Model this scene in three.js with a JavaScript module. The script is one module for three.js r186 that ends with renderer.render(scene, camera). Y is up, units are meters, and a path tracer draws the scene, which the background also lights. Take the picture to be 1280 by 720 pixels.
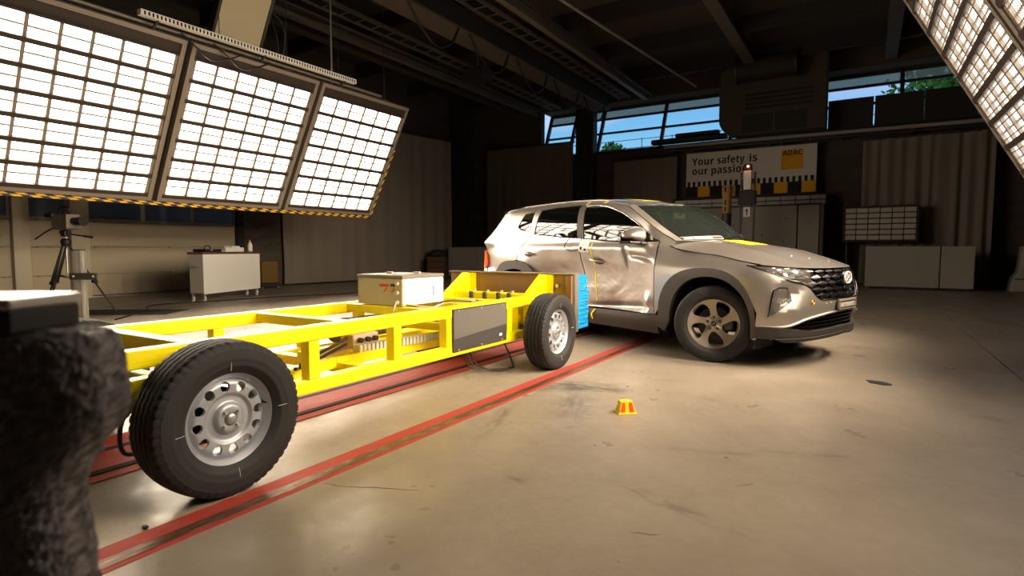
import * as THREE from 'three';
import { mergeGeometries } from 'three/addons/utils/BufferGeometryUtils.js';
import { RoundedBoxGeometry } from 'three/addons/geometries/RoundedBoxGeometry.js';
import { RectAreaLightUniformsLib } from 'three/addons/lights/RectAreaLightUniformsLib.js';
import { Sky } from 'three/addons/objects/Sky.js';
import { createNoise3D } from 'simplex-noise';

// ================= camera, sky, sun, large lights, exposure =================
// World: the hall's long axis is z (the crash trolley drives towards -z); y up; metres.
const scene = new THREE.Scene();
const camera = new THREE.PerspectiveCamera(53.63, 1280 / 720, 0.05, 300);
camera.position.set(0, 1.072, 0);
camera.rotation.order = 'YXZ';
camera.rotation.set(-0.068, 0.556, 0);
camera.focus = 4.4; camera.userData.fStop = 3;
scene.add(camera);

const EXPOSURE = 1.13, LEFT_BANK = [11, 60], RIGHT_BANK = [1.5, 135], TILE_GLOW = 5, TILE_GLOW_DIM = 3.4;
const LAMP = new THREE.Color(1, 0.82, 0.6);
const renderer = new THREE.WebGLRenderer();
renderer.toneMapping = THREE.LinearToneMapping;
renderer.toneMappingExposure = EXPOSURE;
renderer.shadowMap.enabled = true;
RectAreaLightUniformsLib.init();

const sunDirection = new THREE.Vector3(0.35, 0.8, 0.55).normalize();
const sky = new Sky(); sky.name = 'sky'; sky.scale.setScalar(4000);
Object.assign(sky.material.uniforms.turbidity, { value: 1.2 }); sky.material.uniforms.rayleigh.value = 2.2;
sky.material.uniforms.mieCoefficient.value = 0.004; sky.material.uniforms.mieDirectionalG.value = 0.75;
sky.material.uniforms.sunPosition.value.copy(sunDirection);
if (sky.material.uniforms.cloudCoverage) { sky.material.uniforms.cloudCoverage.value = 0.5; sky.material.uniforms.cloudDensity.value = 0.6; }
scene.add(sky);
scene.backgroundIntensity = 0.16; scene.environmentIntensity = 0.16;
const sun = new THREE.DirectionalLight(0xfff2dd, 0.9);
sun.position.copy(sunDirection).multiplyScalar(60); sun.castShadow = true; sun.shadow.radius = 1;
Object.assign(sun.shadow.camera, { left: -40, right: 40, top: 40, bottom: -40, near: 1, far: 140 });
scene.add(sun);

// ================= helpers =================
let seed = 7; const rnd = () => { seed = (seed * 1664525 + 1013904223) >>> 0; return seed / 4294967296; };
const noise3 = createNoise3D(rnd);
const V = (x, y, z) => new THREE.Vector3(x, y, z);
const counts = {};
function numbered(name) { counts[name] = (counts[name] ?? -1) + 1; return counts[name] ? name + '_' + String(counts[name]).padStart(3, '0') : name; }
function tag(o, label, category, group) { o.userData.label = label; o.userData.category = category; if (group) o.userData.group = group; return o; }
function thing(name, label, category, pos = [0, 0, 0], turn = 0, group) {
  const o = new THREE.Group(); o.name = numbered(name); o.position.set(...pos); o.rotation.y = turn; scene.add(o);
  return tag(o, label, category, group);
}
function clean(g) {
  if (g.index) g = g.toNonIndexed();
  for (const k of Object.keys(g.attributes)) if (!['position', 'normal', 'uv'].includes(k)) g.deleteAttribute(k);
  if (!g.attributes.normal) g.computeVertexNormals();
  if (!g.attributes.uv) g.setAttribute('uv', new THREE.BufferAttribute(new Float32Array(g.attributes.position.count * 2), 2));
  return g;
}
const join = (list) => (list = [list].flat(Infinity).filter(Boolean).map(clean), list.length === 1 ? list[0] : mergeGeometries(list));
const partName = (name, parent) => { const taken = parent.children.filter((c) => c.name.replace(/_\d{3}$/, '') === name).length; return taken ? name + '_' + String(taken).padStart(3, '0') : name; };
function mesh(name, geos, mat, parent = scene) {
  const g = Array.isArray(geos) ? join(geos) : geos, o = new THREE.Mesh(g, mat);
  o.name = parent === scene ? numbered(name) : partName(name, parent); o.castShadow = o.receiveShadow = true; parent.add(o); return o;
}
function struct(name, geos, mat, parent = scene) { const o = mesh(name, geos, mat, parent); if (parent === scene) o.userData.kind = 'structure'; return o; }
function sub(name, parent, pos = [0, 0, 0], rot) { const o = new THREE.Group(); o.name = partName(name, parent); o.position.set(...pos); if (rot) o.rotation.set(...rot); parent.add(o); return o; }
function copyOf(root, pos, label, turn) {
  const c = root.clone(); c.name = numbered(root.name.replace(/_\d{3}$/, '')); scene.add(c); if (pos) c.position.set(...pos);
  if (turn !== undefined) c.rotation.y = turn; c.userData = { ...root.userData }; if (label) c.userData.label = label; return c;
}
// geometry makers
function box(w, h, d, x = 0, y = 0, z = 0, rx = 0, ry = 0, rz = 0) {
  const g = new THREE.BoxGeometry(w, h, d); if (rx || ry || rz) g.applyMatrix4(new THREE.Matrix4().makeRotationFromEuler(new THREE.Euler(rx, ry, rz))); return g.translate(x, y, z);
}
function rbox(w, h, d, x = 0, y = 0, z = 0, r = 0.006, seg = 1, rot) {
  const g = new RoundedBoxGeometry(w, h, d, seg, Math.min(r, w / 2.1, h / 2.1, d / 2.1)); if (rot) g.applyMatrix4(new THREE.Matrix4().makeRotationFromEuler(new THREE.Euler(...rot))); return g.translate(x, y, z);
}
const span = (x0, x1, y0, y1, z0, z1, r = 0) => (r ? rbox(Math.abs(x1 - x0), Math.abs(y1 - y0), Math.abs(z1 - z0), (x0 + x1) / 2, (y0 + y1) / 2, (z0 + z1) / 2, r) : box(Math.abs(x1 - x0), Math.abs(y1 - y0), Math.abs(z1 - z0), (x0 + x1) / 2, (y0 + y1) / 2, (z0 + z1) / 2));
function along(g, a, b, up = V(0, 1, 0)) {                // places a geometry built along +y (centred) between two points
  const p = V(...a), q = V(...b), d = q.clone().sub(p).normalize(); let x = up.clone().cross(d); if (x.lengthSq() < 1e-6) x = V(1, 0, 0); x.normalize();
  return g.applyMatrix4(new THREE.Matrix4().makeBasis(x, d, x.clone().cross(d)).setPosition(p.add(q).multiplyScalar(0.5)));
}
const dist = (a, b) => Math.hypot(a[0] - b[0], a[1] - b[1], a[2] - b[2]);
const rod = (a, b, r, r2 = r, seg = 10) => along(new THREE.CylinderGeometry(r2, r, dist(a, b), seg), a, b);
const beam = (a, b, w, h, r = 0.004) => along(rbox(w, dist(a, b), h, 0, 0, 0, r), a, b);
const hose = (pts, r, n = 24, rs = 6) => new THREE.TubeGeometry(new THREE.CatmullRomCurve3(pts.map((p) => V(...p))), n, r, rs);
function extrude(pts, depth, bevel = 0, holes = []) {
  const s = new THREE.Shape(pts.map((p) => new THREE.Vector2(...p))); for (const h of holes) s.holes.push(new THREE.Path(h.map((p) => new THREE.Vector2(...p))));
  return new THREE.ExtrudeGeometry(s, { depth, bevelEnabled: bevel > 0, bevelThickness: bevel, bevelSize: bevel, bevelOffset: -bevel, bevelSegments: 1, curveSegments: 8 });
}
const lathe = (pts, n = 48) => new THREE.LatheGeometry(pts.map((p) => new THREE.Vector2(...p)), n);
function patch(fn, nu, nv, flip = false, uvs = [1, 1]) {   // smooth grid; normals from finite differences
  const pos = [], nor = [], uv = [], idx = [], e = 1e-4;
  for (let j = 0; j <= nv; j++) for (let i = 0; i <= nu; i++) {
    const u = i / nu, v = j / nv, p = fn(u, v), n = fdNormal(fn, u, v, e); if (flip) n.negate();
    pos.push(...p); nor.push(n.x, n.y, n.z); uv.push(u * uvs[0], v * uvs[1]);
  }
  for (let j = 0; j < nv; j++) for (let i = 0; i < nu; i++) { const a = j * (nu + 1) + i, b = a + 1, c = a + nu + 1, d = c + 1; flip ? idx.push(a, c, b, b, c, d) : idx.push(a, b, c, b, d, c); }
  const g = new THREE.BufferGeometry(); g.setAttribute('position', new THREE.Float32BufferAttribute(pos, 3)); g.setAttribute('normal', new THREE.Float32BufferAttribute(nor, 3)); g.setAttribute('uv', new THREE.Float32BufferAttribute(uv, 2)); g.setIndex(idx); return g;
}
function fdNormal(fn, u, v, e = 1e-4) {
  const a = fn(u + e, v), b = fn(u - e, v), c = fn(u, v + e), d = fn(u, v - e);
  return V(a[0] - b[0], a[1] - b[1], a[2] - b[2]).cross(V(c[0] - d[0], c[1] - d[1], c[2] - d[2])).normalize();
}
function resample(poly, step) { const out = []; poly.forEach((p, i) => { const q = poly[(i + 1) % poly.length], n = Math.max(1, Math.ceil(Math.hypot(q[0] - p[0], q[1] - p[1]) / step)); for (let k = 0; k < n; k++) out.push([p[0] + ((q[0] - p[0]) * k) / n, p[1] + ((q[1] - p[1]) * k) / n]); }); return out; }
function area2(poly) { let s = 0; poly.forEach((p, i) => { const q = poly[(i + 1) % poly.length]; s += p[0] * q[1] - q[0] * p[1]; }); return s / 2; }
function clipCell(poly, x0, x1, y0, y1) {
  for (const [c, lim, sgn] of [[0, x0, 1], [0, x1, -1], [1, y0, 1], [1, y1, -1]]) {
    const out = [];
    for (let i = 0; i < poly.length; i++) {
      const p = poly[i], q = poly[(i + 1) % poly.length], a = (p[c] - lim) * sgn, b = (q[c] - lim) * sgn;
      if (a >= 0) out.push(p);
      if (a >= 0 !== b >= 0) { const t = a / (a - b); out.push([p[0] + (q[0] - p[0]) * t, p[1] + (q[1] - p[1]) * t]); }
    }
    poly = out; if (poly.length < 3) return [];
  }
  return poly;
}
// A crisp-edged panel: a polygon in a chart (u, v), cut into small cells, mapped by fn(u, v) to a curved surface, with a turned-in edge.
function panel(poly, fn, step = 0.05, thick = 0.012, vstep = step) {
  if (area2(poly) < 0) poly = poly.slice().reverse();
  poly = resample(poly, Math.min(step, vstep));
  const pos = [], nor = [], uv = [], e = 1e-3, xs = poly.map((p) => p[0]), ys = poly.map((p) => p[1]);
  const x0 = Math.min(...xs), x1 = Math.max(...xs), y0 = Math.min(...ys), y1 = Math.max(...ys), nx = Math.max(1, Math.ceil((x1 - x0) / step)), ny = Math.max(1, Math.ceil((y1 - y0) / vstep));
  const N = (p) => fdNormal(fn, p[0], p[1], e), put = (p, P, n) => { pos.push(...P); nor.push(n.x, n.y, n.z); uv.push(p[0], p[1]); };
  for (let i = 0; i < nx; i++) for (let j = 0; j < ny; j++) {
    const c = clipCell(poly, x0 + ((x1 - x0) * i) / nx, x0 + ((x1 - x0) * (i + 1)) / nx, y0 + ((y1 - y0) * j) / ny, y0 + ((y1 - y0) * (j + 1)) / ny);
    if (c.length < 3 || Math.abs(area2(c)) < 1e-9) continue;
    for (const t of THREE.ShapeUtils.triangulateShape(c.map((p) => new THREE.Vector2(...p)), [])) {
      let tri = t.map((k) => c[k]); const ar = area2(tri); if (Math.abs(ar) < 1e-10) continue; if (ar < 0) tri = [tri[0], tri[2], tri[1]];
      for (const p of tri) put(p, fn(p[0], p[1]), N(p));
    }
  }
  if (thick) for (let i = 0; i < poly.length; i++) {
    const p = poly[i], q = poly[(i + 1) % poly.length], P = fn(...p), Q = fn(...q), n = N(p), m = N(q), Pi = [P[0] - n.x * thick, P[1] - n.y * thick, P[2] - n.z * thick], Qi = [Q[0] - m.x * thick, Q[1] - m.y * thick, Q[2] - m.z * thick];
    const s = V(Q[0] - P[0], Q[1] - P[1], Q[2] - P[2]).cross(n).normalize();
    for (const [a, A] of [[p, P], [p, Pi], [q, Q], [q, Q], [p, Pi], [q, Qi]]) put(a, A, s);
  }
  const g = new THREE.BufferGeometry(); g.setAttribute('position', new THREE.Float32BufferAttribute(pos, 3)); g.setAttribute('normal', new THREE.Float32BufferAttribute(nor, 3)); g.setAttribute('uv', new THREE.Float32BufferAttribute(uv, 2)); return g;
}
function mirrorZ(g) {
  g = clean(g.clone()); const p = g.attributes.position.array, n = g.attributes.normal.array, u = g.attributes.uv.array;
  for (let i = 2; i < p.length; i += 3) { p[i] = -p[i]; n[i] = -n[i]; }
  for (let t = 0; t < p.length; t += 9) for (let k = 0; k < 3; k++) { [p[t + 3 + k], p[t + 6 + k]] = [p[t + 6 + k], p[t + 3 + k]]; [n[t + 3 + k], n[t + 6 + k]] = [n[t + 6 + k], n[t + 3 + k]]; if (k < 2) { const a = (t / 3) * 2; [u[a + 2 + k], u[a + 4 + k]] = [u[a + 4 + k], u[a + 2 + k]]; } }
  return g;
}
// textures
function dataTex(n, m, fn, srgb = false, repeat) {
  const d = new Uint8Array(n * m * 4);
  for (let j = 0; j < m; j++) for (let i = 0; i < n; i++) { const c = fn(i / n, j / m, i, j), k = (j * n + i) * 4; if (typeof c === 'number') d[k] = d[k + 1] = d[k + 2] = Math.max(0, Math.min(255, c * 255)); else for (let q = 0; q < 3; q++) d[k + q] = Math.max(0, Math.min(255, c[q] * 255)); d[k + 3] = 255; }
  const t = new THREE.DataTexture(d, n, m); t.magFilter = THREE.LinearFilter; t.wrapS = t.wrapT = THREE.RepeatWrapping; if (srgb) t.colorSpace = THREE.SRGBColorSpace; if (repeat) t.repeat.set(...repeat); t.needsUpdate = true; return t;
}
function fbm(x, y, z, o = 4) { let s = 0, a = 0.5; for (let i = 0; i < o; i++) { s += a * noise3(x, y, z); x *= 2.03; y *= 2.03; a *= 0.5; } return s; }
function tileNoise(u, v, f, o, z = 0) {                    // noise that repeats over the unit square
  const s = (a, b) => fbm(a * f, b * f, z, o), w = (t) => t * t * (3 - 2 * t), wu = w(u), wv = w(v);
  return (s(u, v) * wu + s(u + 1, v) * (1 - wu)) * wv + (s(u, v + 1) * wu + s(u + 1, v + 1) * (1 - wu)) * (1 - wv);
}
function canvasTex(w, h, draw) { const c = document.createElement('canvas'); c.width = w; c.height = h; const x = c.getContext('2d'); draw(x, w, h); const t = new THREE.CanvasTexture(c); t.colorSpace = THREE.SRGBColorSpace; return t; }
const M = {}, std = (name, color, roughness = 0.6, metalness = 0, more = {}) => (M[name] = new THREE.MeshStandardMaterial({ name, color, roughness, metalness, ...more }));
const phys = (name, o) => (M[name] = new THREE.MeshPhysicalMaterial({ name, ...o }));
const fineBump = dataTex(256, 256, (u, v) => 0.5 + 0.9 * tileNoise(u, v, 24, 3, 1.3)), grainBump = dataTex(256, 256, (u, v) => 0.5 + 0.6 * tileNoise(u, v, 60, 2, 4.1) + 0.3 * tileNoise(u, v, 12, 2, 8));
const smudge = dataTex(256, 256, (u, v) => { const n = 0.5 + 0.55 * tileNoise(u, v, 5, 4, 2.2); return [0, n, 0]; });

std('yellow', 0xfbe800, 0.42, 0, { roughnessMap: smudge }); M.yellow.roughness = 0.75;
std('steel', 0xb4b2ae, 0.36, 0.85); std('silver_rim', 0xa7aab0, 0.42, 0.55); std('dark_steel', 0x4a4743, 0.5, 0.6); std('zinc', 0xc2beb6, 0.45, 0.7);
std('rubber', 0x1d1b1a, 0.72, 0, { bumpMap: fineBump, bumpScale: 0.0004 }); std('black_plastic', 0x161514, 0.55); std('dark_plastic', 0x5d544b, 0.6); std('frame_grey', 0x857d72, 0.5, 0.35); std('dark_sheet', 0x2a2622, 0.75);
std('white_paint', 0xe6e3dc, 0.5); std('cream', 0xcabd9c, 0.7); std('grey_paint', 0x9c968c, 0.6); std('red', 0xc43a24, 0.5); std('orange', 0xe2521c, 0.45);
std('brown_plate', 0x8a6a4a, 0.5, 0.25); std('blue_foil', 0x1a9be0, 0.38, 0.45); std('alu', 0xd2cec6, 0.35, 0.8); std('black', 0x060505, 0.9); std('dark_wall', 0x5a5047, 0.9); std('very_dark', 0x4a433b, 0.9);
std('curtain_grey', 0x7c7266, 0.95); std('curtain_dark', 0x6a6056, 0.95); std('concrete_light', 0x9b948a, 0.85, 0, { bumpMap: grainBump, bumpScale: 0.002 }); std('ceiling_steel', 0x6a6055, 0.7, 0.3);
// ---- car body surface: chart (s, y) wraps side, nose and tail; s equals x along the side ----
const lerp = (a, b, t) => a + (b - a) * t, clamp01 = (t) => Math.min(1, Math.max(0, t)), sstep = (a, b, x) => { const t = clamp01((x - a) / (b - a)); return t * t * (3 - 2 * t); };
function curve1(pts) {                                   // monotone cubic through [x, y] pairs
  const n = pts.length, d = [], m = [];
  for (let i = 0; i < n - 1; i++) d.push((pts[i + 1][1] - pts[i][1]) / (pts[i + 1][0] - pts[i][0]));
  for (let i = 0; i < n; i++) m.push(i === 0 ? d[0] : i === n - 1 ? d[n - 2] : d[i - 1] * d[i] <= 0 ? 0 : 2 / (1 / d[i - 1] + 1 / d[i]));
  return (x) => {
    if (x <= pts[0][0]) return pts[0][1] + m[0] * (x - pts[0][0]);
    if (x >= pts[n - 1][0]) return pts[n - 1][1] + m[n - 1] * (x - pts[n - 1][0]);
    let i = 0; while (x > pts[i + 1][0]) i++;
    const h = pts[i + 1][0] - pts[i][0], t = (x - pts[i][0]) / h, t2 = t * t, t3 = t2 * t;
    return (2 * t3 - 3 * t2 + 1) * pts[i][1] + (t3 - 2 * t2 + t) * h * m[i] + (-2 * t3 + 3 * t2) * pts[i + 1][1] + (t3 - t2) * h * m[i + 1];
  };
}
function catmull(pts, per) {                             // dense points of a centripetal-ish spline through [x, z]
  const out = [];
  for (let i = 0; i < pts.length - 1; i++) {
    const p0 = pts[Math.max(0, i - 1)], p1 = pts[i], p2 = pts[i + 1], p3 = pts[Math.min(pts.length - 1, i + 2)];
    for (let k = 0; k < per; k++) {
      const t = k / per, t2 = t * t, t3 = t2 * t;
      out.push([0, 1].map((c) => 0.5 * (2 * p1[c] + (p2[c] - p0[c]) * t + (2 * p0[c] - 5 * p1[c] + 4 * p2[c] - p3[c]) * t2 + (3 * p1[c] - p0[c] - 3 * p2[c] + p3[c]) * t3)));
    }
  }
  out.push(pts[pts.length - 1]);
  return out;
}
const planPts = catmull([[-3.75, -0.25], [-3.75, 0], [-3.74, 0.34], [-3.69, 0.62], [-3.56, 0.8], [-3.3, 0.875], [-2.85, 0.915], [-2.3, 0.925], [-1.5, 0.928], [-0.6, 0.928], [0, 0.928], [0.36, 0.912], [0.56, 0.855], [0.7, 0.74], [0.79, 0.57], [0.845, 0.36], [0.875, 0.15], [0.88, 0], [0.875, -0.15]], 24);
const planS = [0]; for (let i = 1; i < planPts.length; i++) planS.push(planS[i - 1] + Math.hypot(planPts[i][0] - planPts[i - 1][0], planPts[i][1] - planPts[i - 1][1]));
{ let k = 0; while (planPts[k][0] < -1) k++; const off = -1 - planS[k]; for (let i = 0; i < planS.length; i++) planS[i] += off; }
function plan(s) {
  let lo = 0, hi = planS.length - 1; while (hi - lo > 1) { const m = (lo + hi) >> 1; if (planS[m] <= s) lo = m; else hi = m; }
  const t = (s - planS[lo]) / (planS[hi] - planS[lo]), a = planPts[lo], b = planPts[hi], at = (i) => planPts[Math.min(planPts.length - 1, Math.max(0, i))];
  const ta = [at(lo + 1)[0] - at(lo - 1)[0], at(lo + 1)[1] - at(lo - 1)[1]], tb = [at(hi + 1)[0] - at(hi - 1)[0], at(hi + 1)[1] - at(hi - 1)[1]];
  const tx = lerp(ta[0], tb[0], t), tz = lerp(ta[1], tb[1], t), l = Math.hypot(tx, tz) || 1;
  return [lerp(a[0], b[0], t), lerp(a[1], b[1], t), -tz / l, tx / l];   // x, z, outward normal
}
const sFront = planS[planPts.findIndex((p, i) => i > 200 && p[0] > 0.5 && p[1] <= 0.0001)], sRear = planS[24];
const sOfZ = (z) => { let a = 0.2, b = sFront; for (let i = 0; i < 40; i++) { const m = (a + b) / 2; if (plan(m)[1] > z) a = m; else b = m; } return (a + b) / 2; };
const dDoor = curve1([[0.16, 0.12], [0.25, 0.06], [0.35, 0.022], [0.42, 0.024], [0.55, 0.01], [0.75, 0], [0.92, 0.002], [1.0, 0.012], [1.08, 0.02], [1.16, 0.064], [1.2, 0.071], [1.3, 0.085], [1.4, 0.106], [1.5, 0.144], [1.56, 0.182], [1.6, 0.232], [1.66, 0.35]]);
const dFend = curve1([[0.16, 0.1], [0.3, 0.03], [0.45, 0.012], [0.62, 0.004], [0.8, 0], [0.88, 0.012], [0.95, 0.05], [1.0, 0.098], [1.05, 0.14], [1.1, 0.175], [1.2, 0.24]]);
const dNose = curve1([[0.16, 0.2], [0.22, 0.09], [0.3, 0.03], [0.4, 0.02], [0.5, 0.004], [0.6, 0], [0.68, 0.004], [0.78, 0.022], [0.86, 0.05], [0.91, 0.08], [1.0, 0.2]]);
const dQuart = curve1([[0.16, 0.12], [0.3, 0.035], [0.5, 0.008], [0.75, 0], [0.95, 0.004], [1.06, 0.018], [1.16, 0.05], [1.22, 0.07], [1.4, 0.112], [1.54, 0.175], [1.6, 0.24], [1.66, 0.36]]);
const dTail = curve1([[0.16, 0.14], [0.25, 0.06], [0.36, 0.02], [0.55, 0], [0.76, 0.004], [0.82, 0.04], [0.9, 0.05], [1.0, 0.055], [1.09, 0.052], [1.135, 0.022], [1.165, 0.012], [1.2, 0.04], [1.3, 0.13], [1.42, 0.225], [1.56, 0.33], [1.66, 0.4]]);
function inset(s, y) {
  const f = sstep(-0.75, -0.3, s), n = sstep(0.25, 0.85, s), q = sstep(-2.3, -2.9, s), t = sstep(-3.05, -3.6, s);
  let d = lerp(dDoor(y), dFend(y), f); d = lerp(d, dNose(y), n); d = lerp(d, dQuart(y), q); return lerp(d, dTail(y), t);
}
function wobble(x, y, z) { return Math.sin(x * 1.7 + 2.3 * Math.sin(y * 1.3 + z)) * Math.sin(y * 2.1 + 1.9 * Math.sin(x * 1.1 - z)) ; }
function dent(s, y) {                                    // the caved-in doors and sill
  const r = Math.hypot((s + 1.5) / 1.0, (y - 0.62) / 0.48), big = 0.1 * (1 - sstep(0.35, 1.05, r));
  const r2 = Math.hypot((s + 2.1) / 0.62, (y - 0.7) / 0.42), mid = 0.07 * (1 - sstep(0.2, 1, r2));
  const fade = (1 - sstep(1.02, 1.16, y)) * sstep(-2.66, -2.45, s) * (1 - sstep(-0.72, -0.6, s));
  const crease = 0.035 * Math.exp(-(((y - 0.47 - 0.06 * (s + 0.7)) / 0.035) ** 2)) * sstep(-1.7, -1.2, s), buckle = 0.02 * Math.exp(-(((s + 0.98 + 0.25 * (y - 1)) / 0.03) ** 2)) * sstep(0.8, 0.95, y);
  const kink = -0.05 * Math.exp(-(((s + 0.68) / 0.07) ** 2) - ((y - 0.5) / 0.12) ** 2), arch = 0.025 * Math.exp(-(((y - 0.98 + 0.5 * (s + 0.72) ** 2 + 0.25 * (s + 0.72)) / 0.028) ** 2)) * sstep(-1.0, -0.9, s);
  const fine = 0.008 * wobble(s * 4.1, y * 4.3, 0.7) + 0.0028 * wobble(s * 9 + 3, y * 9, 2.2) + 0.0008 * wobble(s * 21 + 1, y * 23, 4.1);
  return (big + mid + crease + buckle + kink + arch + fine * (0.35 + 0.65 * (1 - sstep(0.6, 1.2, r)))) * fade;
}
function W(s, y, out = 0, dents = 0) {                   // body point; out = proud of the surface
  const [x, z, nx, nz] = plan(s), d = inset(s, y) - out + (dents ? dent(s, y) * dents : 0);
  return [x - nx * d, y, z - nz * d];
}
// ================= the setting: hall shell =================
const XL = -14.7, XR = 9.5, ZB = -20.5, ZF = 7, YC = 7.2;
const floorMap = dataTex(2048, 2048, (u, v) => {
  const x = XL - 0.5 + u * (XR - XL + 1), z = ZF + 0.5 - v * (ZF - ZB + 1);
  const big = fbm(x * 0.35, z * 0.35, 1, 4), mid = fbm(x * 1.9, z * 1.9, 5, 4), fine = fbm(x * 14, z * 14, 9, 2);
  let k = 1 + 0.09 * big + 0.04 * mid + 0.035 * fine;
  // scuffed rubber smears where the car was pushed and beside the rail
  const smear = (cx, cz, a, l, w, dark) => { const c = Math.cos(a), s = Math.sin(a), p = (x - cx) * c + (z - cz) * s, q = -(x - cx) * s + (z - cz) * c, e = Math.exp(-((p / l) ** 2) - (q / w) ** 2); const g = clamp01(0.5 + 1.6 * fbm(p * 4 + cx * 9, q * 22, 3, 3)); k *= 1 - dark * e * g; };
  smear(-1.86, -4.02, -0.2, 0.3, 0.12, 0.75); smear(-1.95, -3.85, -0.6, 0.16, 0.05, 0.5); smear(-1.45, -4.55, -0.3, 0.3, 0.035, 0.25); smear(-1.95, -2.95, 1.25, 0.3, 0.04, 0.3); smear(-1.7, -3.5, 1.2, 0.4, 0.12, 0.25);
  smear(-0.95, -4.15, 0.2, 0.16, 0.03, 0.3); smear(-0.55, -3.1, -0.35, 0.4, 0.025, 0.22); smear(-0.75, -2.35, 0.35, 0.28, 0.035, 0.3); smear(0.7, -4.6, 0.3, 0.1, 0.06, 0.3); smear(-0.2, -3.3, -0.35, 0.2, 0.02, 0.3); smear(-1.35, -2.2, 0.3, 0.05, 0.03, 0.3);
  if (fbm(x * 9, z * 9, 21, 2) > 0.78) k *= 0.9;
  return [0.57 * k, 0.525 * k + 0.004 * mid, 0.465 * k + 0.008 * mid];
}, true);
floorMap.wrapS = floorMap.wrapT = THREE.ClampToEdgeWrapping;
const floorRough = dataTex(512, 512, (u, v) => [0, 0.42 + 0.3 * tileNoise(u, v, 5, 5, 3) + 0.12 * tileNoise(u, v, 30, 2, 6), 0]), floorBump = dataTex(512, 512, (u, v) => 0.5 + 0.5 * tileNoise(u, v, 40, 3, 7));
floorRough.repeat.set(9, 10); floorBump.repeat.set(16, 18);
std('floor', 0xffffff, 1, 0, { map: floorMap, roughnessMap: floorRough, bumpMap: floorBump, bumpScale: 0.0012 });
function slab(x0, x1, z0, z1, y0, y1) {                    // floor slab with uv over the whole hall
  const g = span(x0, x1, y0, y1, z0, z1), p = g.attributes.position, uv = g.attributes.uv;
  for (let i = 0; i < p.count; i++) uv.setXY(i, (p.getX(i) - XL + 0.5) / (XR - XL + 1), (ZF + 0.5 - p.getZ(i)) / (ZF - ZB + 1)); return g;
}
const SEAM = 1.12;
const floor = struct('floor', slab(XL - 0.5, SEAM - 0.004, ZB - 0.6, ZF + 0.5, -0.25, 0), M.floor);
struct('floor_right', slab(SEAM + 0.004, XR + 0.5, ZB - 0.6, ZF + 0.5, -0.25, 0), M.floor);
struct('trim_1', span(SEAM - 0.004, SEAM + 0.004, -0.2, -0.012, ZB - 0.6, ZF + 0.5), M.black);
// hairline cracks in the coating
std('crack', 0x3a3129, 0.9);
for (const [pts, w] of [[[[-2.08, -1.71], [-1.98, -1.73], [-1.86, -1.79], [-1.75, -1.835], [-1.65, -1.88]], 0.004], [[[-0.73, -2.01], [-0.69, -2.03], [-0.66, -2.035], [-0.62, -2.06]], 0.003], [[[-0.47, -2.67], [-0.45, -2.69], [-0.42, -2.72], [-0.4, -2.75]], 0.003], [[[-1.52, -3.0], [-1.49, -3.03], [-1.45, -3.08]], 0.003]]) {
  const dense = new THREE.CatmullRomCurve3(pts.map(([x, z]) => V(x, 0.0006, z))).getPoints(24), p = [];
  const at = (i) => { const a = dense[Math.max(0, i - 1)], b = dense[Math.min(24, i + 1)], d = b.clone().sub(a).normalize(), s = w * (0.25 + 0.75 * Math.sin((Math.PI * i) / 24)) * 0.5, j = 0.003 * noise3(i * 0.9, pts[0][0], 1); return [dense[i].clone().add(V(-d.z * (s + j), 0, d.x * (s + j))), dense[i].clone().add(V(d.z * (s - j), 0, -d.x * (s - j)))]; };
  for (let i = 0; i < 24; i++) { const [a, b] = at(i), [c, d] = at(i + 1); for (const q of [a, b, c, b, d, c]) p.push(q.x, q.y, q.z); }
  const g = new THREE.BufferGeometry(); g.setAttribute('position', new THREE.Float32BufferAttribute(p, 3)); g.computeVertexNormals(); const nn = g.attributes.normal; for (let i = 0; i < nn.count; i++) nn.setXYZ(i, 0, 1, 0);
  mesh('crack', clean(g), new THREE.MeshStandardMaterial({ color: 0x3a3129, roughness: 0.9, side: THREE.DoubleSide }), floor);
}
// worn red paint, bare steel rails let into the floor
const redWear = dataTex(256, 1024, (u, v) => { const n = fbm(u * 2, v * 160, 2, 4), w = clamp01((n - 0.16) * 4) * 0.6, s = fbm(u * 6, v * 300, 7, 2); return [lerp(0.65, 0.56, w) + 0.05 * s, lerp(0.21, 0.36, w) + 0.04 * s, lerp(0.16, 0.28, w) + 0.04 * s]; }, true);
std('red_paint', 0xffffff, 0.72, 0, { map: redWear }); M.red_paint.map.repeat.set(1, 1);
const railWear = dataTex(128, 1024, (u, v) => { const n = fbm(u * 2, v * 200, 4, 4), q = fbm(u * 1, v * 9, 14, 3), w = clamp01((n - 0.05 - 0.5 * q) * 1.6); return [lerp(0.4, 0.6, w), lerp(0.27, 0.5, w), lerp(0.21, 0.42, w)]; }, true);
std('rail_steel', 0xffffff, 0.42, 0.35, { map: railWear });
const strip = (name, x0, x1, mat, y = 0.003, z0 = -19, z1 = 5) => struct(name, span(x0, x1, -0.02, y, z0, z1), mat);
// guide channel under the trolley: painted plates with two slots
strip('trim_2', -3.62, -3.41, M.red_paint, 0.012); strip('trim_3', -3.37, -3.1, M.red_paint, 0.012); strip('trim_4', -3.06, -2.97, M.red_paint, 0.006);
strip('trim_5', -3.42, -3.365, M.black, 0.0125); strip('trim_6', -3.105, -3.055, M.black, 0.0125);
// single flat rail to the right of it
strip('trim_7', -2.295, -2.2, M.red_paint, 0.002); strip('trim_8', -2.2, -2.135, M.rail_steel, 0.004); strip('trim_9', -2.135, -2.105, M.red_paint, 0.002);

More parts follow.
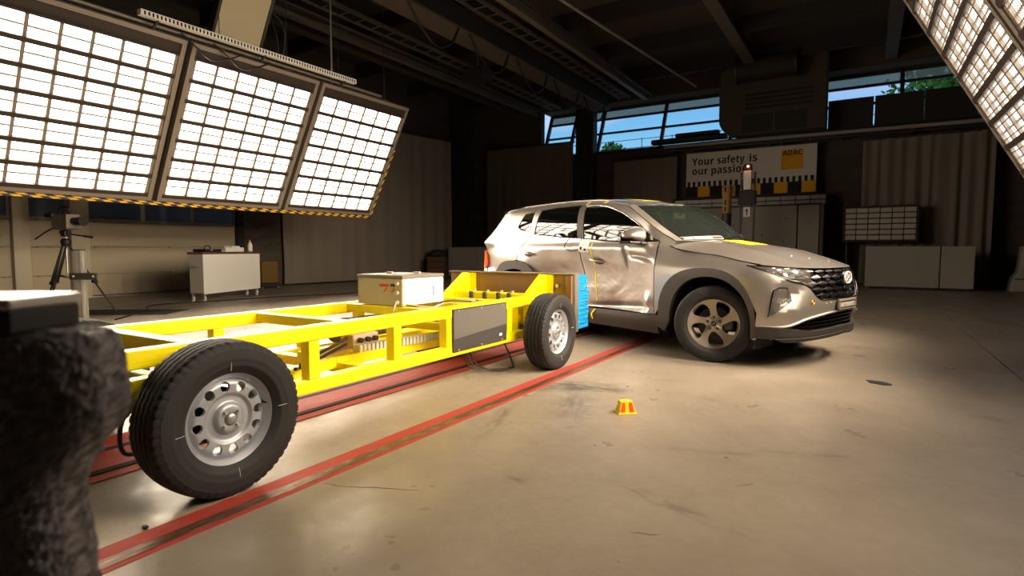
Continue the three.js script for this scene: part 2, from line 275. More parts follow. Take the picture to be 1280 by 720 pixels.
// walls with thickness
const wallNoise = dataTex(512, 512, (u, v) => { const n = 0.86 + 0.18 * tileNoise(u, v, 6, 5, 5); return [n, n * 0.99, n * 0.98]; }, true); wallNoise.repeat.set(3, 2);
M.dark_wall.map = wallNoise;
const wl = struct('wall_left', [span(XL - 0.4, XL, 2.9, YC, ZB, ZF), span(XL - 0.4, XL, 0, 2.9, -9.55, ZB), span(XL - 0.4, XL, 0, 2.9, -1.0, ZF)], M.dark_wall);
struct('wall_right', span(XR, XR + 0.4, 0, YC, ZB, ZF), M.dark_wall);
struct('wall_front', span(XL - 0.4, XR + 0.4, 0, YC, ZF, ZF + 0.4), M.dark_wall);
struct('wall_back', [span(XL - 0.4, XR + 0.4, 0, 4.72, ZB - 0.3, ZB), span(XL - 0.4, -11.35, 4.72, YC, ZB - 0.3, ZB), span(-11.35, XR + 0.4, 6.55, YC, ZB - 1.0, ZB)], M.dark_wall);
struct('ceiling', span(XL - 0.4, XR + 0.4, YC, YC + 0.35, ZB - 1.4, ZF + 0.4), M.very_dark);
struct('sill_1', span(-11.4, XR, 4.68, 4.78, ZB - 0.35, ZB + 0.05), M.dark_sheet);
// band of windows that lean outwards
phys('window_glass', { color: 0xdfeaf2, roughness: 0.02, transmission: 1, thickness: 0, ior: 1.45 });
phys('frosted_glass', { color: 0x9fb0a6, roughness: 0.7, transmission: 0.55, thickness: 0 }); std('mullion', 0x3a3631, 0.6, 0.3);
const tiltY0 = 4.75, tiltY1 = 6.55, leanZ = (y) => ZB - 0.05 - ((y - tiltY0) / (tiltY1 - tiltY0)) * 0.8;
const bays = [-11.3, -10.15, -8.95, -6.5, -4.1, -1.7, 0.7, 3.1, 5.5, 7.9];
bays.slice(0, -1).forEach((x0, i) => {
  const x1 = bays[i + 1], w = new THREE.Group(); w.name = 'window_' + (i + 1); w.userData.kind = 'structure'; scene.add(w);
  const bar = (x, y0, y1, r) => beam([x, y0, leanZ(y0)], [x, y1, leanZ(y1)], r, 0.12);
  mesh('window_frame', [bar(x0 + 0.03, tiltY0, tiltY1, 0.11), beam([x0, tiltY0, leanZ(tiltY0)], [x1, tiltY0, leanZ(tiltY0)], 0.1, 0.08), beam([x0, 5.52, leanZ(5.52)], [x1, 5.52, leanZ(5.52)], 0.1, 0.07), beam([x0, 6.12, leanZ(6.12)], [x1, 6.12, leanZ(6.12)], 0.08, 0.08), beam([x0, 6.5, leanZ(6.5)], [x1, 6.5, leanZ(6.5)], 0.1, 0.1)], M.mullion, w);
  for (const [y0, y1] of [[4.8, 5.48], [5.56, 6.08], [6.16, 6.46]]) mesh('pane', patch((u, v) => [x0 + 0.06 + u * (x1 - x0 - 0.06), y0 + v * (y1 - y0), leanZ(y0 + v * (y1 - y0)) - 0.02], 1, 1), y0 > 6.1 ? M.frosted_glass : M.window_glass, w);
});
// balustrade outside the glass
{ const t = thing('balustrade', 'thin dark railing running outside the high windows', 'railing', [-1.7, 4.4, ZB - 1.6]);
  for (const y of [5.1, 5.42]) mesh('rail', rod([-9.6, y - 4.4, 0], [9.6, y - 4.4, 0], 0.012), M.mullion, t);
  for (let x = -9.6; x <= 9.61; x += 1.2) mesh('post', rod([x, 0.32, 0], [x, 1.06, 0], 0.014), M.mullion, t);
  mesh('base_ledge', span(-9.7, 9.7, 0.2, 0.32, -0.15, 0.15), M.mullion, t); }
// trees beyond the glass
std('leaf', 0x4f7a22, 0.8, 0, { side: THREE.DoubleSide }); std('bark', 0x4a3a28, 0.9);
function tree(label, x, z, h, r) {
  const t = thing('tree', label, 'tree', [x, 0, z]); mesh('trunk', rod([0, 0, 0], [0.1, h * 0.7, 0], 0.22, 0.1), M.bark, t);
  const leafG = new THREE.CircleGeometry(0.16, 5).scale(1, 0.6, 1), n = 1500, im = new THREE.InstancedMesh(leafG, M.leaf, n), m = new THREE.Matrix4(), c = new THREE.Color();
  for (let i = 0; i < n; i++) { const b = Math.floor(rnd() * 9), bx = Math.sin(b * 2.4) * r * 0.6, by = h - r * 0.7 + Math.cos(b * 1.7) * r * 0.55, bz = Math.cos(b * 2.4) * r * 0.55, a = rnd() * 6.28, q = Math.acos(2 * rnd() - 1), d = r * 0.55 * Math.cbrt(rnd()); m.makeRotationFromEuler(new THREE.Euler(rnd() * 6, rnd() * 6, rnd() * 6)).setPosition(bx + d * Math.sin(q) * Math.cos(a), by + d * Math.cos(q), bz + d * Math.sin(q) * Math.sin(a)); im.setMatrixAt(i, m); im.setColorAt(i, c.setHSL(0.22 + 0.05 * rnd(), 0.5, 0.55 + 0.3 * rnd())); }
  im.name = 'foliage'; im.userData.kind = 'stuff'; im.castShadow = true; t.add(im);
}
tree('green leafy treetop behind the second window, beside the dark column', -12.6, -32, 6.7, 1.3); tree('green leafy treetop in the window left of the upper right lamp panel', 2.1, -30, 8.2, 1.8); tree('green treetop half hidden by the lower corner of the upper right lamp panel', 4.4, -31, 8.6, 1.8);
struct('ground', span(-60, 60, -0.6, -0.3, -90, -22.2), M.concrete_light);

// columns and dark wall pieces
struct('column_1', [span(-9.62, -8.9, 0, 6.4, ZB + 0.02, ZB + 0.4), span(-9.5, -9.4, 0, 6.4, ZB + 0.4, ZB + 0.46), span(-9.15, -9.05, 0, 6.4, ZB + 0.4, ZB + 0.46)], M.dark_sheet);
struct('column_2', [span(-14.66, -13.95, 0, YC - 0.01, -19.2, -18.75)], M.dark_sheet);
// garage doors in the left wall: sections, windows, posts
std('door_skin', 0xb3a58c, 0.75, 0, { bumpMap: fineBump, bumpScale: 0.001 }); std('door_frame', 0xbdb19a, 0.6); phys('door_pane', { color: 0x5d6f8c, roughness: 0.25, transmission: 0.35, thickness: 0 });
function garage(n, z0, z1, panes, handle) {                // z0 > z1
  const d = new THREE.Group(); d.name = 'door_' + n; d.userData.kind = 'structure'; scene.add(d); const x = XL - 0.12;
  for (const [y0, y1] of [[0.03, 0.49], [0.51, 1.11], [1.13, 1.68]]) { mesh('panel', span(x - 0.05, x, y0, y1, z0 - 0.01, z1 + 0.01, 0.012), M.door_skin, d); mesh('groove_strip', [span(x, x + 0.006, y0 + (y1 - y0) * 0.33, y0 + (y1 - y0) * 0.35, z0 - 0.03, z1 + 0.03), span(x, x + 0.006, y0 + (y1 - y0) * 0.66, y0 + (y1 - y0) * 0.68, z0 - 0.03, z1 + 0.03)], M.door_skin, d); }
  mesh('panel', span(x - 0.05, x, 2.32, 2.9, z0 - 0.01, z1 + 0.01, 0.012), M.door_skin, d);
  const w = (z1 - z0) / panes;
  for (let i = 0; i < panes; i++) { const a = z0 + w * i, b = a + w; mesh('pane', span(x - 0.03, x - 0.02, 1.76, 2.24, a - 0.05, b + 0.05), M.door_pane, d); mesh('window_frame', [span(x - 0.05, x + 0.01, 1.69, 1.76, a, b, 0.006), span(x - 0.05, x + 0.01, 2.24, 2.31, a, b, 0.006), span(x - 0.05, x + 0.01, 1.76, 2.24, a, a - 0.05, 0.006), span(x - 0.05, x + 0.01, 1.76, 2.24, b + 0.05, b, 0.006)], M.frame_grey, d); }
  for (const y of [0.5, 1.12, 1.69]) for (let i = 0; i <= 2; i++) mesh('hinge', rbox(0.014, 0.035, 0.05, x + 0.006, y, lerp(z0 - 0.15, z1 + 0.15, i / 2), 0.004), M.frame_grey, d);
  mesh('joint_seal', [0.5, 1.12, 1.69, 2.31].map((y) => span(x - 0.06, x - 0.045, y - 0.05, y + 0.05, z0, z1)), M.door_skin, d); mesh('bottom_seal', span(x - 0.05, x + 0.01, 0.001, 0.03, z0, z1), M.black, d);
}
garage(1, -5.85, -9.38, 3); garage(2, -4.78, -5.5, 1); garage(3, -1.1, -4.5, 3);
struct('trim_10', [span(XL - 0.16, XL + 0.02, 0, 2.9, -5.5, -5.85, 0.01)], M.door_frame); struct('trim_11', [span(XL - 0.16, XL + 0.02, 0, 2.9, -4.5, -4.78, 0.01)], M.door_frame); struct('trim_12', [span(XL - 0.16, XL + 0.02, 0, 2.9, -9.38, -9.56, 0.01)], M.dark_sheet); struct('trim_13', [span(XL - 0.16, XL + 0.02, 0, 2.9, -1.0, -1.1, 0.01)], M.door_frame);
struct('wall_outside', span(XL - 2.6, XL - 2.4, 0, 3.4, -10.5, 0), M.grey_paint);
struct('sill_2', span(XL - 0.4, XL + 0.06, -0.02, 0.015, -1.0, -9.55), M.zinc);

// curtains hung in folds
function curtain(label, a, b, y0, y1, folds, mat, depth = 0.07) {
  const len = Math.hypot(b[0] - a[0], b[1] - a[1]), ang = Math.atan2(-(b[1] - a[1]), b[0] - a[0]), t = thing('curtain', label, 'curtain', [a[0], y0, a[1]], ang);
  const fold = (s) => depth * (Math.sin(s * folds * 6.283 + 1.2 * noise3(s * 3, y1, 0)) * (0.6 + 0.4 * noise3(s * 5, 2, y0)) + 0.5 * noise3(s * folds * 0.7, 9, y1));
  const cloth = (off) => patch((u, v) => [u * len, v * (y1 - y0), fold(u) * (1 - 0.45 * v) + 0.03 * noise3(u * 4, v * 2, 3) + off], Math.round(folds * 10), 12);
  mesh('cloth', [cloth(0.006), patch((u, v) => { const f = fold(u) * (1 - 0.45 * v) + 0.03 * noise3(u * 4, v * 2, 3) - 0.006; return [u * len, v * (y1 - y0), f]; }, Math.round(folds * 10), 12, true)], mat, t);
  mesh('hem', patch((u, v) => [u * len, v * 0.12, fold(u) + 0.03 * noise3(u * 4, 0, 3) + 0.012], Math.round(folds * 10), 1), mat, t);
  mesh('curtain_rail', rod([-0.05, y1 - y0 + 0.02, 0], [len + 0.05, y1 - y0 + 0.02, 0], 0.035), M.dark_steel, t);
  return t;
}
curtain('tall grey curtain left of the dark column, behind the third lamp panel', [-14.55, -10.7], [-13.7, -17.6], 0.05, 5.15, 12, M.curtain_grey, 0.035);
curtain('grey curtain behind the rear of the car', [-13.6, -19.9], [-9.7, -20.05], 0.05, 5.15, 9, M.curtain_dark, 0.04);
curtain('narrow grey curtain left of the slogan banner', [-8.1, -20.2], [-5.75, -20.2], 0.05, 4.3, 7, M.curtain_grey, 0.06);
curtain('wide grey curtain behind the two low white blocks', [-0.2, -20.1], [2.85, -20.0], 0.05, 4.28, 10, M.curtain_grey, 0.08);
{ const t = thing('curtain_track', 'long pale rail above the banner under the high windows', 'rail', [-2.2, 4.5, -19.85]); mesh('tube', rod([-3.9, 0.1, 0], [5.2, 0.02, 0], 0.06), M.grey_paint, t); mesh('lower_tube', rod([-3.9, -0.04, 0], [5.2, -0.1, 0], 0.03), M.dark_steel, t); for (let x = -3.6; x < 5; x += 1.7) mesh('bracket', span(x - 0.03, x + 0.03, -0.1, 0.14, -0.75, 0), M.dark_steel, t); }
// boards in front of the right-hand windows, dark stack below the middle ones
{ const t = thing('dark_board', 'dark boards covering the foot of the right windows', 'board', [0.6, 4.66, -20.12]); for (let i = 0; i < 4; i++) mesh('board', span(-1.75 + i * 1.2, -0.58 + i * 1.2, 0, 0.9, -0.03, 0.03, 0.01), M.dark_sheet, t); }
{ const t = thing('tarpaulin', 'dark folded cover lying on the sill under the middle windows', 'cover', [-5.4, 4.78, -20.3]); mesh('lower_fold', rbox(2.6, 0.18, 0.3, 0, 0.09, 0, 0.06, 2), M.black_plastic, t); mesh('upper_fold', rbox(1.5, 0.14, 0.26, 0.3, 0.25, 0, 0.06, 2), M.black_plastic, t); }
// air unit with rounded end and drum
{ const t = thing('air_duct', 'big dark rounded air duct hanging before the high windows', 'duct', [-2.7, 5.82, -19.5]);
  const r = 0.55, pts = []; for (let i = 0; i <= 10; i++) { const a = Math.PI / 2 + (i / 10) * Math.PI / 2; pts.push([-1.5 + r + Math.cos(a) * r, 1.15 - r + Math.sin(a) * r]); } for (let i = 0; i <= 10; i++) { const a = Math.PI + (i / 10) * Math.PI / 2; pts.push([-1.5 + r + Math.cos(a) * r, -1.15 + r + Math.sin(a) * r]); } pts.push([1.55, -1.15], [1.55, 1.15]);
  mesh('body', extrude(pts, 0.5, 0.03).translate(0, 0, -0.4), M.dark_wall, t);
  mesh('drum', rod([-0.9, 0.75, 0.45], [0.75, 0.75, 0.45], 0.36, 0.36, 32), M.dark_sheet, t);
  for (const x of [-0.9, 0.75]) mesh('flange', rod([x - 0.03, 0.75, 0.45], [x + 0.03, 0.75, 0.45], 0.4, 0.4, 32), M.dark_steel, t);
  for (let i = 0; i < 4; i++) mesh('louvre', span(-0.7, 1.2, 0.02 - i * 0.14, 0.1 - i * 0.14, 0.1, 0.16, 0.01), M.dark_sheet, t);
  for (const x of [-0.35, 0.6]) mesh('panel', span(x - 0.44, x + 0.44, -1.1, -0.55, 0.1, 0.14, 0.01), M.dark_sheet, t);
  for (const x of [-0.8, 1.2]) mesh('hanger', rod([x, 1.1, -0.1], [x, 1.43, -0.1], 0.03), M.dark_steel, t); }

// ceiling: main beams along the hall, purlins across, crane rails, trays
for (const [i, x] of [[0, -12.6], [1, -9.3], [2, -3.2], [3, 0.4], [4, 4.2]]) struct('beam_' + (i + 1), [span(x - 0.15, x + 0.15, 7.12, 7.19, ZB, ZF), span(x - 0.02, x + 0.02, 6.72, 7.12, ZB, ZF), span(x - 0.15, x + 0.15, 6.65, 6.72, ZB, ZF)], M.ceiling_steel);
for (let i = 0; i < 9; i++) struct('beam_' + (i + 6), [span(XL, XR, 6.74, 6.8, -19 + i * 2.6, -18.9 + i * 2.6), span(XL, XR, 6.8, 7.19, -18.97 + i * 2.6, -18.93 + i * 2.6)], M.dark_sheet);
function runway(label, x, y, z0, z1, kind) {
  const t = thing(kind ? 'crane_rail' : 'cable_tray', label, kind ? 'rail' : 'cable tray', [x, y, (z0 + z1) / 2]); const L = (z1 - z0) / 2;
  if (kind) { mesh('rail_profile', [span(-0.12, 0.12, 0.2, 0.24, -L, L), span(-0.02, 0.02, 0, 0.2, -L, L), span(-0.08, 0.08, -0.04, 0, -L, L)], M.frame_grey, t); mesh('power_line', rod([0.22, 0.08, -L], [0.22, 0.08, L], 0.03), M.dark_steel, t); }
  else { for (const s of [-0.2, 0.2]) mesh('side_rail', span(s - 0.015, s + 0.015, 0, 0.1, -L, L), M.frame_grey, t); for (let z = -L + 0.2; z < L; z += 0.5) mesh('rung', span(-0.2, 0.2, 0.01, 0.03, z - 0.02, z + 0.02), M.frame_grey, t); for (const s of [-0.1, 0, 0.08]) mesh('cable', hose([[s, 0.05, -L], [s + 0.03, 0.055, -L / 3], [s - 0.02, 0.05, L / 3], [s, 0.05, L]], 0.025, 30), M.black_plastic, t); }
  for (let z = -L + 1; z < L; z += 2.6) mesh('hanger', rod([0, 0.1, z], [0, 7.19 - y, z], 0.02), M.dark_steel, t); return t;
}
runway('long crane rail under the ceiling nearest the left lamp panels', -11.4, 6.4, -20.2, -5.5, true); runway('cable tray with dark cables beside the leftmost crane rail', -10.5, 6.5, -20.2, -6, false); runway('crane rail crossing the ceiling towards the middle windows', -6.9, 6.45, -20.2, -6, true); runway('cable tray beside the middle crane rail', -7.7, 6.55, -20.2, -6, false);
{ const t = thing('hoist_beam', 'dark boxed ceiling beam hung with looped cables', 'beam', [-8.3, 6.1, -12]); mesh('box', span(-0.25, 0.25, 0, 0.5, -7.5, 7, 0.02), M.dark_sheet, t); mesh('lower_flange', span(-0.32, 0.32, -0.05, 0, -7.5, 7), M.ceiling_steel, t); for (const z of [-6, -1, 4]) mesh('hanger', rod([0, 0.5, z], [0, 1.09, z], 0.04), M.dark_steel, t); 
  for (let i = 0; i < 5; i++) { const z = -7 + i * 2.1; mesh('cable_loop', hose([[0.3, -0.05, z], [0.35, -0.5, z + 0.35], [0.33, -0.7, z + 0.8], [0.32, -0.45, z + 1.3], [0.3, -0.05, z + 1.7]], 0.028), M.black_plastic, t); } }
tag(mesh('pipe', rod([-6.1, 6.5, -9], [-5.0, 6.45, -19.6], 0.035), M.grey_paint), 'thin pale pipe slanting below the ceiling to the windows', 'pipe');
tag(mesh('junction_box', rbox(0.7, 0.35, 0.5, -9.6, 6.0, -13.6, 0.02), M.dark_steel), 'grey box hung from the ceiling beyond the lamp panels', 'box');
tag(mesh('hanging_rod', rod([-9.6, 6.17, -13.6], [-9.6, 7.15, -13.6], 0.012), M.zinc), 'thin rod holding the grey ceiling box', 'rod');
// ================= lamp banks =================
std('lamp_frame', 0x8f857a, 0.5, 0.4); std('lamp_dark', 0x3a3029, 0.6, 0.2);
const tileMat = (name, k) => new THREE.MeshStandardMaterial({ name, color: 0xf4efe8, roughness: 0.6, emissive: LAMP.clone().lerp(new THREE.Color(1, 0.97, 0.97), 0.7), emissiveIntensity: k });
M.tile = tileMat('lamp_tile', TILE_GLOW); M.tile_dim = tileMat('lamp_tile_dim', TILE_GLOW_DIM); M.tile_off = std('tile_off', 0xb9b2a6, 0.35);
const hazard = canvasTex(512, 64, (x, w, h) => { x.fillStyle = '#e8b52c'; x.fillRect(0, 0, w, h); x.fillStyle = '#17130f'; for (let i = -1; i < 5; i++) { x.beginPath(); x.moveTo(i * 128, h); x.lineTo(i * 128 + 64, h); x.lineTo(i * 128 + 128, 0); x.lineTo(i * 128 + 64, 0); x.fill(); } });
hazard.wrapS = hazard.wrapT = THREE.RepeatWrapping; std('hazard', 0xffffff, 0.6, 0, { map: hazard });
const TILT = 0.5, PL = 2.65, PW = 2.36;
// panel axes: x along the bank, y up the slope, z out of the glowing face
function lampPanel(side, zBase, label, strength, mat, wires) {
  const t = thing('lamp_panel', label, 'lamp panel', [0, 0, 0], 0), s = Math.sin(TILT), c = Math.cos(TILT);
  const up = V(side * s, c, 0), n = V(side * c, -s, 0), x = up.clone().cross(n);
  t.quaternion.setFromRotationMatrix(new THREE.Matrix4().makeBasis(x, up, n)); t.position.set(side > 0 ? -10.1 : 1.6, 1.9, zBase);
  mesh('frame', [span(0, PW, 0, 0.07, -0.06, 0.07, 0.006), span(0, PW, PL - 0.07, PL, -0.06, 0.07, 0.006), span(0, 0.07, 0.07, PL - 0.07, -0.06, 0.07, 0.006), span(PW - 0.07, PW, 0.07, PL - 0.07, -0.06, 0.07, 0.006)], M.lamp_frame, t);
  mesh('back_sheet', span(0.02, PW - 0.02, 0.02, PL - 0.02, -0.055, -0.02), M.lamp_dark, t);
  mesh('header_sheet', span(0.07, PW - 0.07, PL - 0.24, PL - 0.07, -0.02, 0.02), M.lamp_dark, t);
  const y0 = 0.1, y1 = PL - 0.24, x0 = 0.1, x1 = PW - 0.1, rh = (y1 - y0) / 7, cw = (x1 - x0) / 6;
  const tile = rbox(cw - 0.03, rh / 2 - 0.028, 0.03, 0, 0, 0, 0.01);
  for (let r = 0; r < 7; r++) {
    for (let k = 0; k < 6; k++) for (let h = 0; h < 2; h++) { const m = mesh('light_tile', tile, mat, t); m.position.set(x0 + (k + 0.5) * cw, y0 + r * rh + 0.02 + (h + 0.5) * (rh / 2 - 0.015), 0); }
    mesh('row_bar', span(x0 - 0.03, x1 + 0.03, y0 + r * rh - 0.034, y0 + r * rh + 0.03, -0.02, 0.075), M.lamp_dark, t);
  }
  mesh('row_bar', span(x0 - 0.03, x1 + 0.03, y1 - 0.012, y1 + 0.02, -0.02, 0.075), M.lamp_dark, t);
  for (let k = 0; k <= 6; k++) mesh('column_bar', span(x0 + k * cw - 0.022, x0 + k * cw + 0.022, y0, y1, -0.02, 0.05), M.lamp_frame, t);
  { const mid = []; for (let r = 0; r < 7; r++) mid.push(span(x0, x1, y0 + (r + 0.5) * rh - 0.011, y0 + (r + 0.5) * rh + 0.011, -0.02, 0.03)); for (const g of mid) mesh('middle_bar', g, M.lamp_frame, t); }
  if (wires) { const w = []; for (let k = 0; k < 42; k++) w.push(box(0.0045, y1 - y0, 0.006, x0 + (k + 0.5) * (x1 - x0) / 42, (y0 + y1) / 2, 0.045)); for (let r = 0; r < 14; r++) w.push(box(x1 - x0, 0.012, 0.012, (x0 + x1) / 2, y0 + (r + 0.5) * rh / 2, 0.045)); mesh('wire_guard', w, M.lamp_frame, t); }
  mesh('rear_beam', [span(0.5, 0.6, 0, PL, -0.2, -0.06), span(PW - 0.6, PW - 0.5, 0, PL, -0.2, -0.06)], M.lamp_frame, t);
  for (const px of [0.55, PW - 0.55]) mesh('suspension_rod', (() => { const a = V(px, PL - 0.1, -0.13).applyMatrix4(new THREE.Matrix4().compose(t.position, t.quaternion, V(1, 1, 1))), q = t.quaternion.clone().invert(); const b = a.clone(); b.y = 7.19; const la = a.sub(t.position).applyQuaternion(q), lb = b.sub(t.position).applyQuaternion(q); return rod(la.toArray(), lb.toArray(), 0.007); })(), M.dark_steel, t);
  // the reflectors throw most of the light straight out: a soft wide beam besides the plain glow
  for (let i = 0; i < 2; i++) for (let j = 0; j < 3; j++) { const l = new THREE.SpotLight(LAMP, strength[1] / 6, 0, 0.87, 1, 2); l.name = 'lamp_panel_beam'; l.position.set(lerp(x0, x1, 0.25 + 0.5 * i), lerp(y0, y1, (j + 0.5) / 3), 0.17); l.target.position.set(l.position.x, l.position.y, 5); l.castShadow = true; l.shadow.radius = 8; l.shadow.mapSize.set(1024, 1024); t.add(l, l.target); }
  const light = new THREE.RectAreaLight(LAMP, strength[0], x1 - x0, y1 - y0); light.name = 'lamp_panel_light'; light.position.set((x0 + x1) / 2, (y0 + y1) / 2, 0.022); light.rotation.y = Math.PI; t.add(light);
  return t;
}
const pitch = 2.44;
lampPanel(1, -7.42, 'smallest-looking bright lamp panel, last of the left bank, before the tall curtain', LEFT_BANK, M.tile);
lampPanel(1, -7.42 + pitch, 'bright lamp panel in the middle of the left bank, over the small white cart', LEFT_BANK, M.tile);
lampPanel(1, -7.42 + 2 * pitch, 'bright lamp panel at the left edge, above the tripod camera', LEFT_BANK, M.tile);
lampPanel(1, -7.42 + 3 * pitch, 'bright lamp panel beyond the left edge of the picture', [LEFT_BANK[0] * 0.6, LEFT_BANK[1] * 0.15], M.tile);
lampPanel(-1, -8.85 + 2 * pitch, 'wire-guarded lamp panel overhead beyond the right edge of the picture', [RIGHT_BANK[0], RIGHT_BANK[1] * 0.38], M.tile_dim, true);
lampPanel(-1, -8.85, 'wire-guarded lamp panel at upper right, its lower corner end by the window', RIGHT_BANK, M.tile_dim, true);
lampPanel(-1, -8.85 + pitch, 'wire-guarded lamp panel in the upper right corner, nearer than its neighbour', RIGHT_BANK, M.tile_dim, true);
function bumper(label, x, z0, z1, y) {
  const g = span(x - 0.03, x + 0.03, y - 0.03, y + 0.03, z0, z1), p = g.attributes.position, uv = g.attributes.uv; for (let i = 0; i < p.count; i++) uv.setXY(i, p.getZ(i) / 0.9 + (p.getX(i) - x) * 1.5, (p.getY(i) - y) / 0.06);
  return tag(mesh('bumper_bar', g, M.hazard), label, 'bumper bar');
}
bumper('yellow and black striped bar under the left lamp panels', -10.14, -0.05, -9.85, 1.84); bumper('yellow and black striped bar under the right lamp panels', 1.64, -1.5, -8.9, 1.84);
{ const a = V(-10.1, 1.9, -9.84), b = V(-10.1 + Math.sin(TILT) * PL, 1.9 + Math.cos(TILT) * PL, -9.84), g = along(new THREE.BoxGeometry(0.06, PL * 0.62, 0.05), a.toArray(), a.clone().lerp(b, 0.62).toArray()), p = g.attributes.position; for (let i = 0; i < p.count; i++) g.attributes.uv.setXY(i, p.getY(i) / 0.7, i % 2); tag(mesh('bumper_bar', g, M.hazard), 'striped edge strip on the far end of the third left lamp panel', 'bumper bar'); }
// slotted channel and pipe over the left bank
{ const t = thing('slotted_channel', 'long pale slotted cable channel along the top of the left lamp panels', 'cable channel', [-8.62, 4.33, -6.1]);
  mesh('channel_body', span(-0.05, 0.05, -0.04, 0.04, -1.95, 1.95, 0.006), M.white_paint, t); const s = []; for (let z = -1.9; z < 1.92; z += 0.055) s.push(span(0.05, 0.053, -0.028, 0.022, z - 0.012, z + 0.012)); mesh('slots', s, M.black, t);
  for (const z of [-1.7, 0, 1.7]) mesh('bracket', beam([0, -0.03, z], [-0.15, -0.12, z], 0.03, 0.03), M.dark_steel, t); }
tag(mesh('top_pipe', rod([-8.86, 4.3, -3.2], [-8.86, 4.3, -9.0], 0.03), M.frame_grey), 'thin pipe under the slotted channel along the lamp panels', 'pipe');
{ const t = thing('flood_box', 'square cream floodlight box above the middle left lamp panel', 'floodlight', [-9.02, 4.53, -5.95], 0);
  mesh('housing', rbox(0.12, 0.86, 0.82, 0, 0.43, 0, 0.02, 1, [0, 0, -0.5]), M.cream, t); for (const k of [1, -1]) mesh('side_frame', rbox(0.16, 0.9, 0.05, 0, 0.43, 0.43 * k, 0.01, 1, [0, 0, -0.5]), M.dark_steel, t);
  mesh('yoke', [rod([0, 0.6, 0.5], [0, 1.3, 0.5], 0.02), rod([0, 0.6, -0.5], [0, 1.3, -0.5], 0.02), rod([0, 1.3, -0.5], [0, 1.3, 0.5], 0.025), rod([0, 1.3, 0], [0, 2.69, 0], 0.03)], M.dark_steel, t);
  mesh('cable', hose([[0.05, 0.7, -0.45], [0.12, 0.5, -0.7], [0.05, 0.0, -0.75], [-0.1, -0.35, -0.7], [-0.5, -0.3, -0.6]], 0.018), M.black_plastic, t); mesh('cable', hose([[0.05, 0.7, -0.45], [0.1, 0.2, -0.6], [0.02, -0.5, -0.62], [-0.05, -0.75, -0.66]], 0.014), M.black_plastic, t); }
{ const t = thing('chain', 'hanging steel chain beside the cream floodlight box', 'chain', [-9.1, 4.3, -7.9]); const links = []; for (let i = 0; i < 62; i++) links.push(new THREE.TorusGeometry(0.024, 0.007, 5, 10).scale(0.7, 1.25, 1).rotateY((i % 2) * 1.57).translate(0, 0.02 + i * 0.0466, 0)); mesh('links', links, M.zinc, t).userData.kind = 'stuff'; }
for (const [dz, lab] of [[0, 'tangled dark cable over the top of the second left lamp panel'], [0.5, 'thin loose cable beside the tangled one on the lamp panel']]) tag(mesh('cable', hose([[-8.78, 4.28, -4.8 - dz], [-8.7, 4.1, -5 - dz], [-8.75, 4.0, -5.25 - dz], [-8.7, 4.08, -5.5 - dz], [-8.8, 4.25, -5.8 - dz]], 0.013), M.black_plastic), lab, 'cable');
// spare lamp panel that is switched off, leaning by the right curtain, and the low lamp row under the banner
function darkLamp(label, x0, x1, y0, y1, z, cols, rows) {
  const t = thing('unlit_lamp_panel', label, 'lamp panel', [(x0 + x1) / 2, y0, z]), w = x1 - x0, h = y1 - y0; mesh('frame', [span(-w / 2 - 0.05, w / 2 + 0.05, -0.05, 0, -0.08, 0.06), span(-w / 2 - 0.05, w / 2 + 0.05, h, h + 0.05, -0.08, 0.06), span(-w / 2 - 0.05, -w / 2, 0, h, -0.08, 0.06), span(w / 2, w / 2 + 0.05, 0, h, -0.08, 0.06)], M.dark_sheet, t); mesh('back_sheet', span(-w / 2, w / 2, 0, h, -0.08, -0.03), M.dark_sheet, t);
  const cw = w / cols, rh = h / rows, tile = rbox(cw - 0.02, rh - 0.03, 0.04, 0, 0, 0, 0.008); for (let r = 0; r < rows; r++) for (let c = 0; c < cols; c++) mesh('light_tile', tile, M.tile_off, t).position.set(-w / 2 + (c + 0.5) * cw, (r + 0.5) * rh, 0);
  return t;
}
{ const t = darkLamp('unlit lamp panel with rows of pale tiles before the right curtain', -0.58, 1.15, 1.33, 2.27, -19.5, 6, 6); mesh('stand_leg', [rod([-0.8, -1.33, -0.12], [-0.8, 1, -0.12], 0.03), rod([0.8, -1.33, -0.15], [0.8, 1, -0.15], 0.03)], M.dark_steel, t); mesh('foot', [span(-0.84, -0.76, -1.33, -1.28, -0.4, 0.15), span(0.76, 0.84, -1.33, -1.28, -0.4, 0.15)], M.dark_steel, t); }
darkLamp('low row of pale unlit lamp tiles below the slogan banner', -5.75, -1.12, 2.46, 2.76, -20.0, 11, 2);

// ================= background things =================
const banner = canvasTex(1600, 620, (x, w, h) => {
  x.fillStyle = '#d9d2c6'; x.fillRect(0, 0, w, h); x.fillStyle = '#151515'; x.font = 'bold 142px sans-serif'; x.textBaseline = 'alphabetic';
  x.fillText('Your', 74, 170, 294); x.fillText('safety', 405, 170, 352); x.fillText('is', 805, 170, 125); x.fillText('our passion!', 74, 302, 770);
  x.fillStyle = '#e9a81a'; x.fillRect(1200, 60, 250, 250); x.fillStyle = '#17130f'; x.font = 'bold 96px sans-serif'; x.fillText('ADAC', 1212, 128, 226);
  x.fillStyle = '#1a1412'; for (let i = 0; i < 23; i++) x.fillRect(20 + i * 69, 400, 36, 70);
  const sq = ['#17120f', '#e9a81a']; for (let i = 0; i < 10; i++) { x.fillStyle = sq[i % 2]; x.fillRect(i * 160, 470, 160, 150); }
});
std('banner', 0xffffff, 0.8, 0, { map: banner });
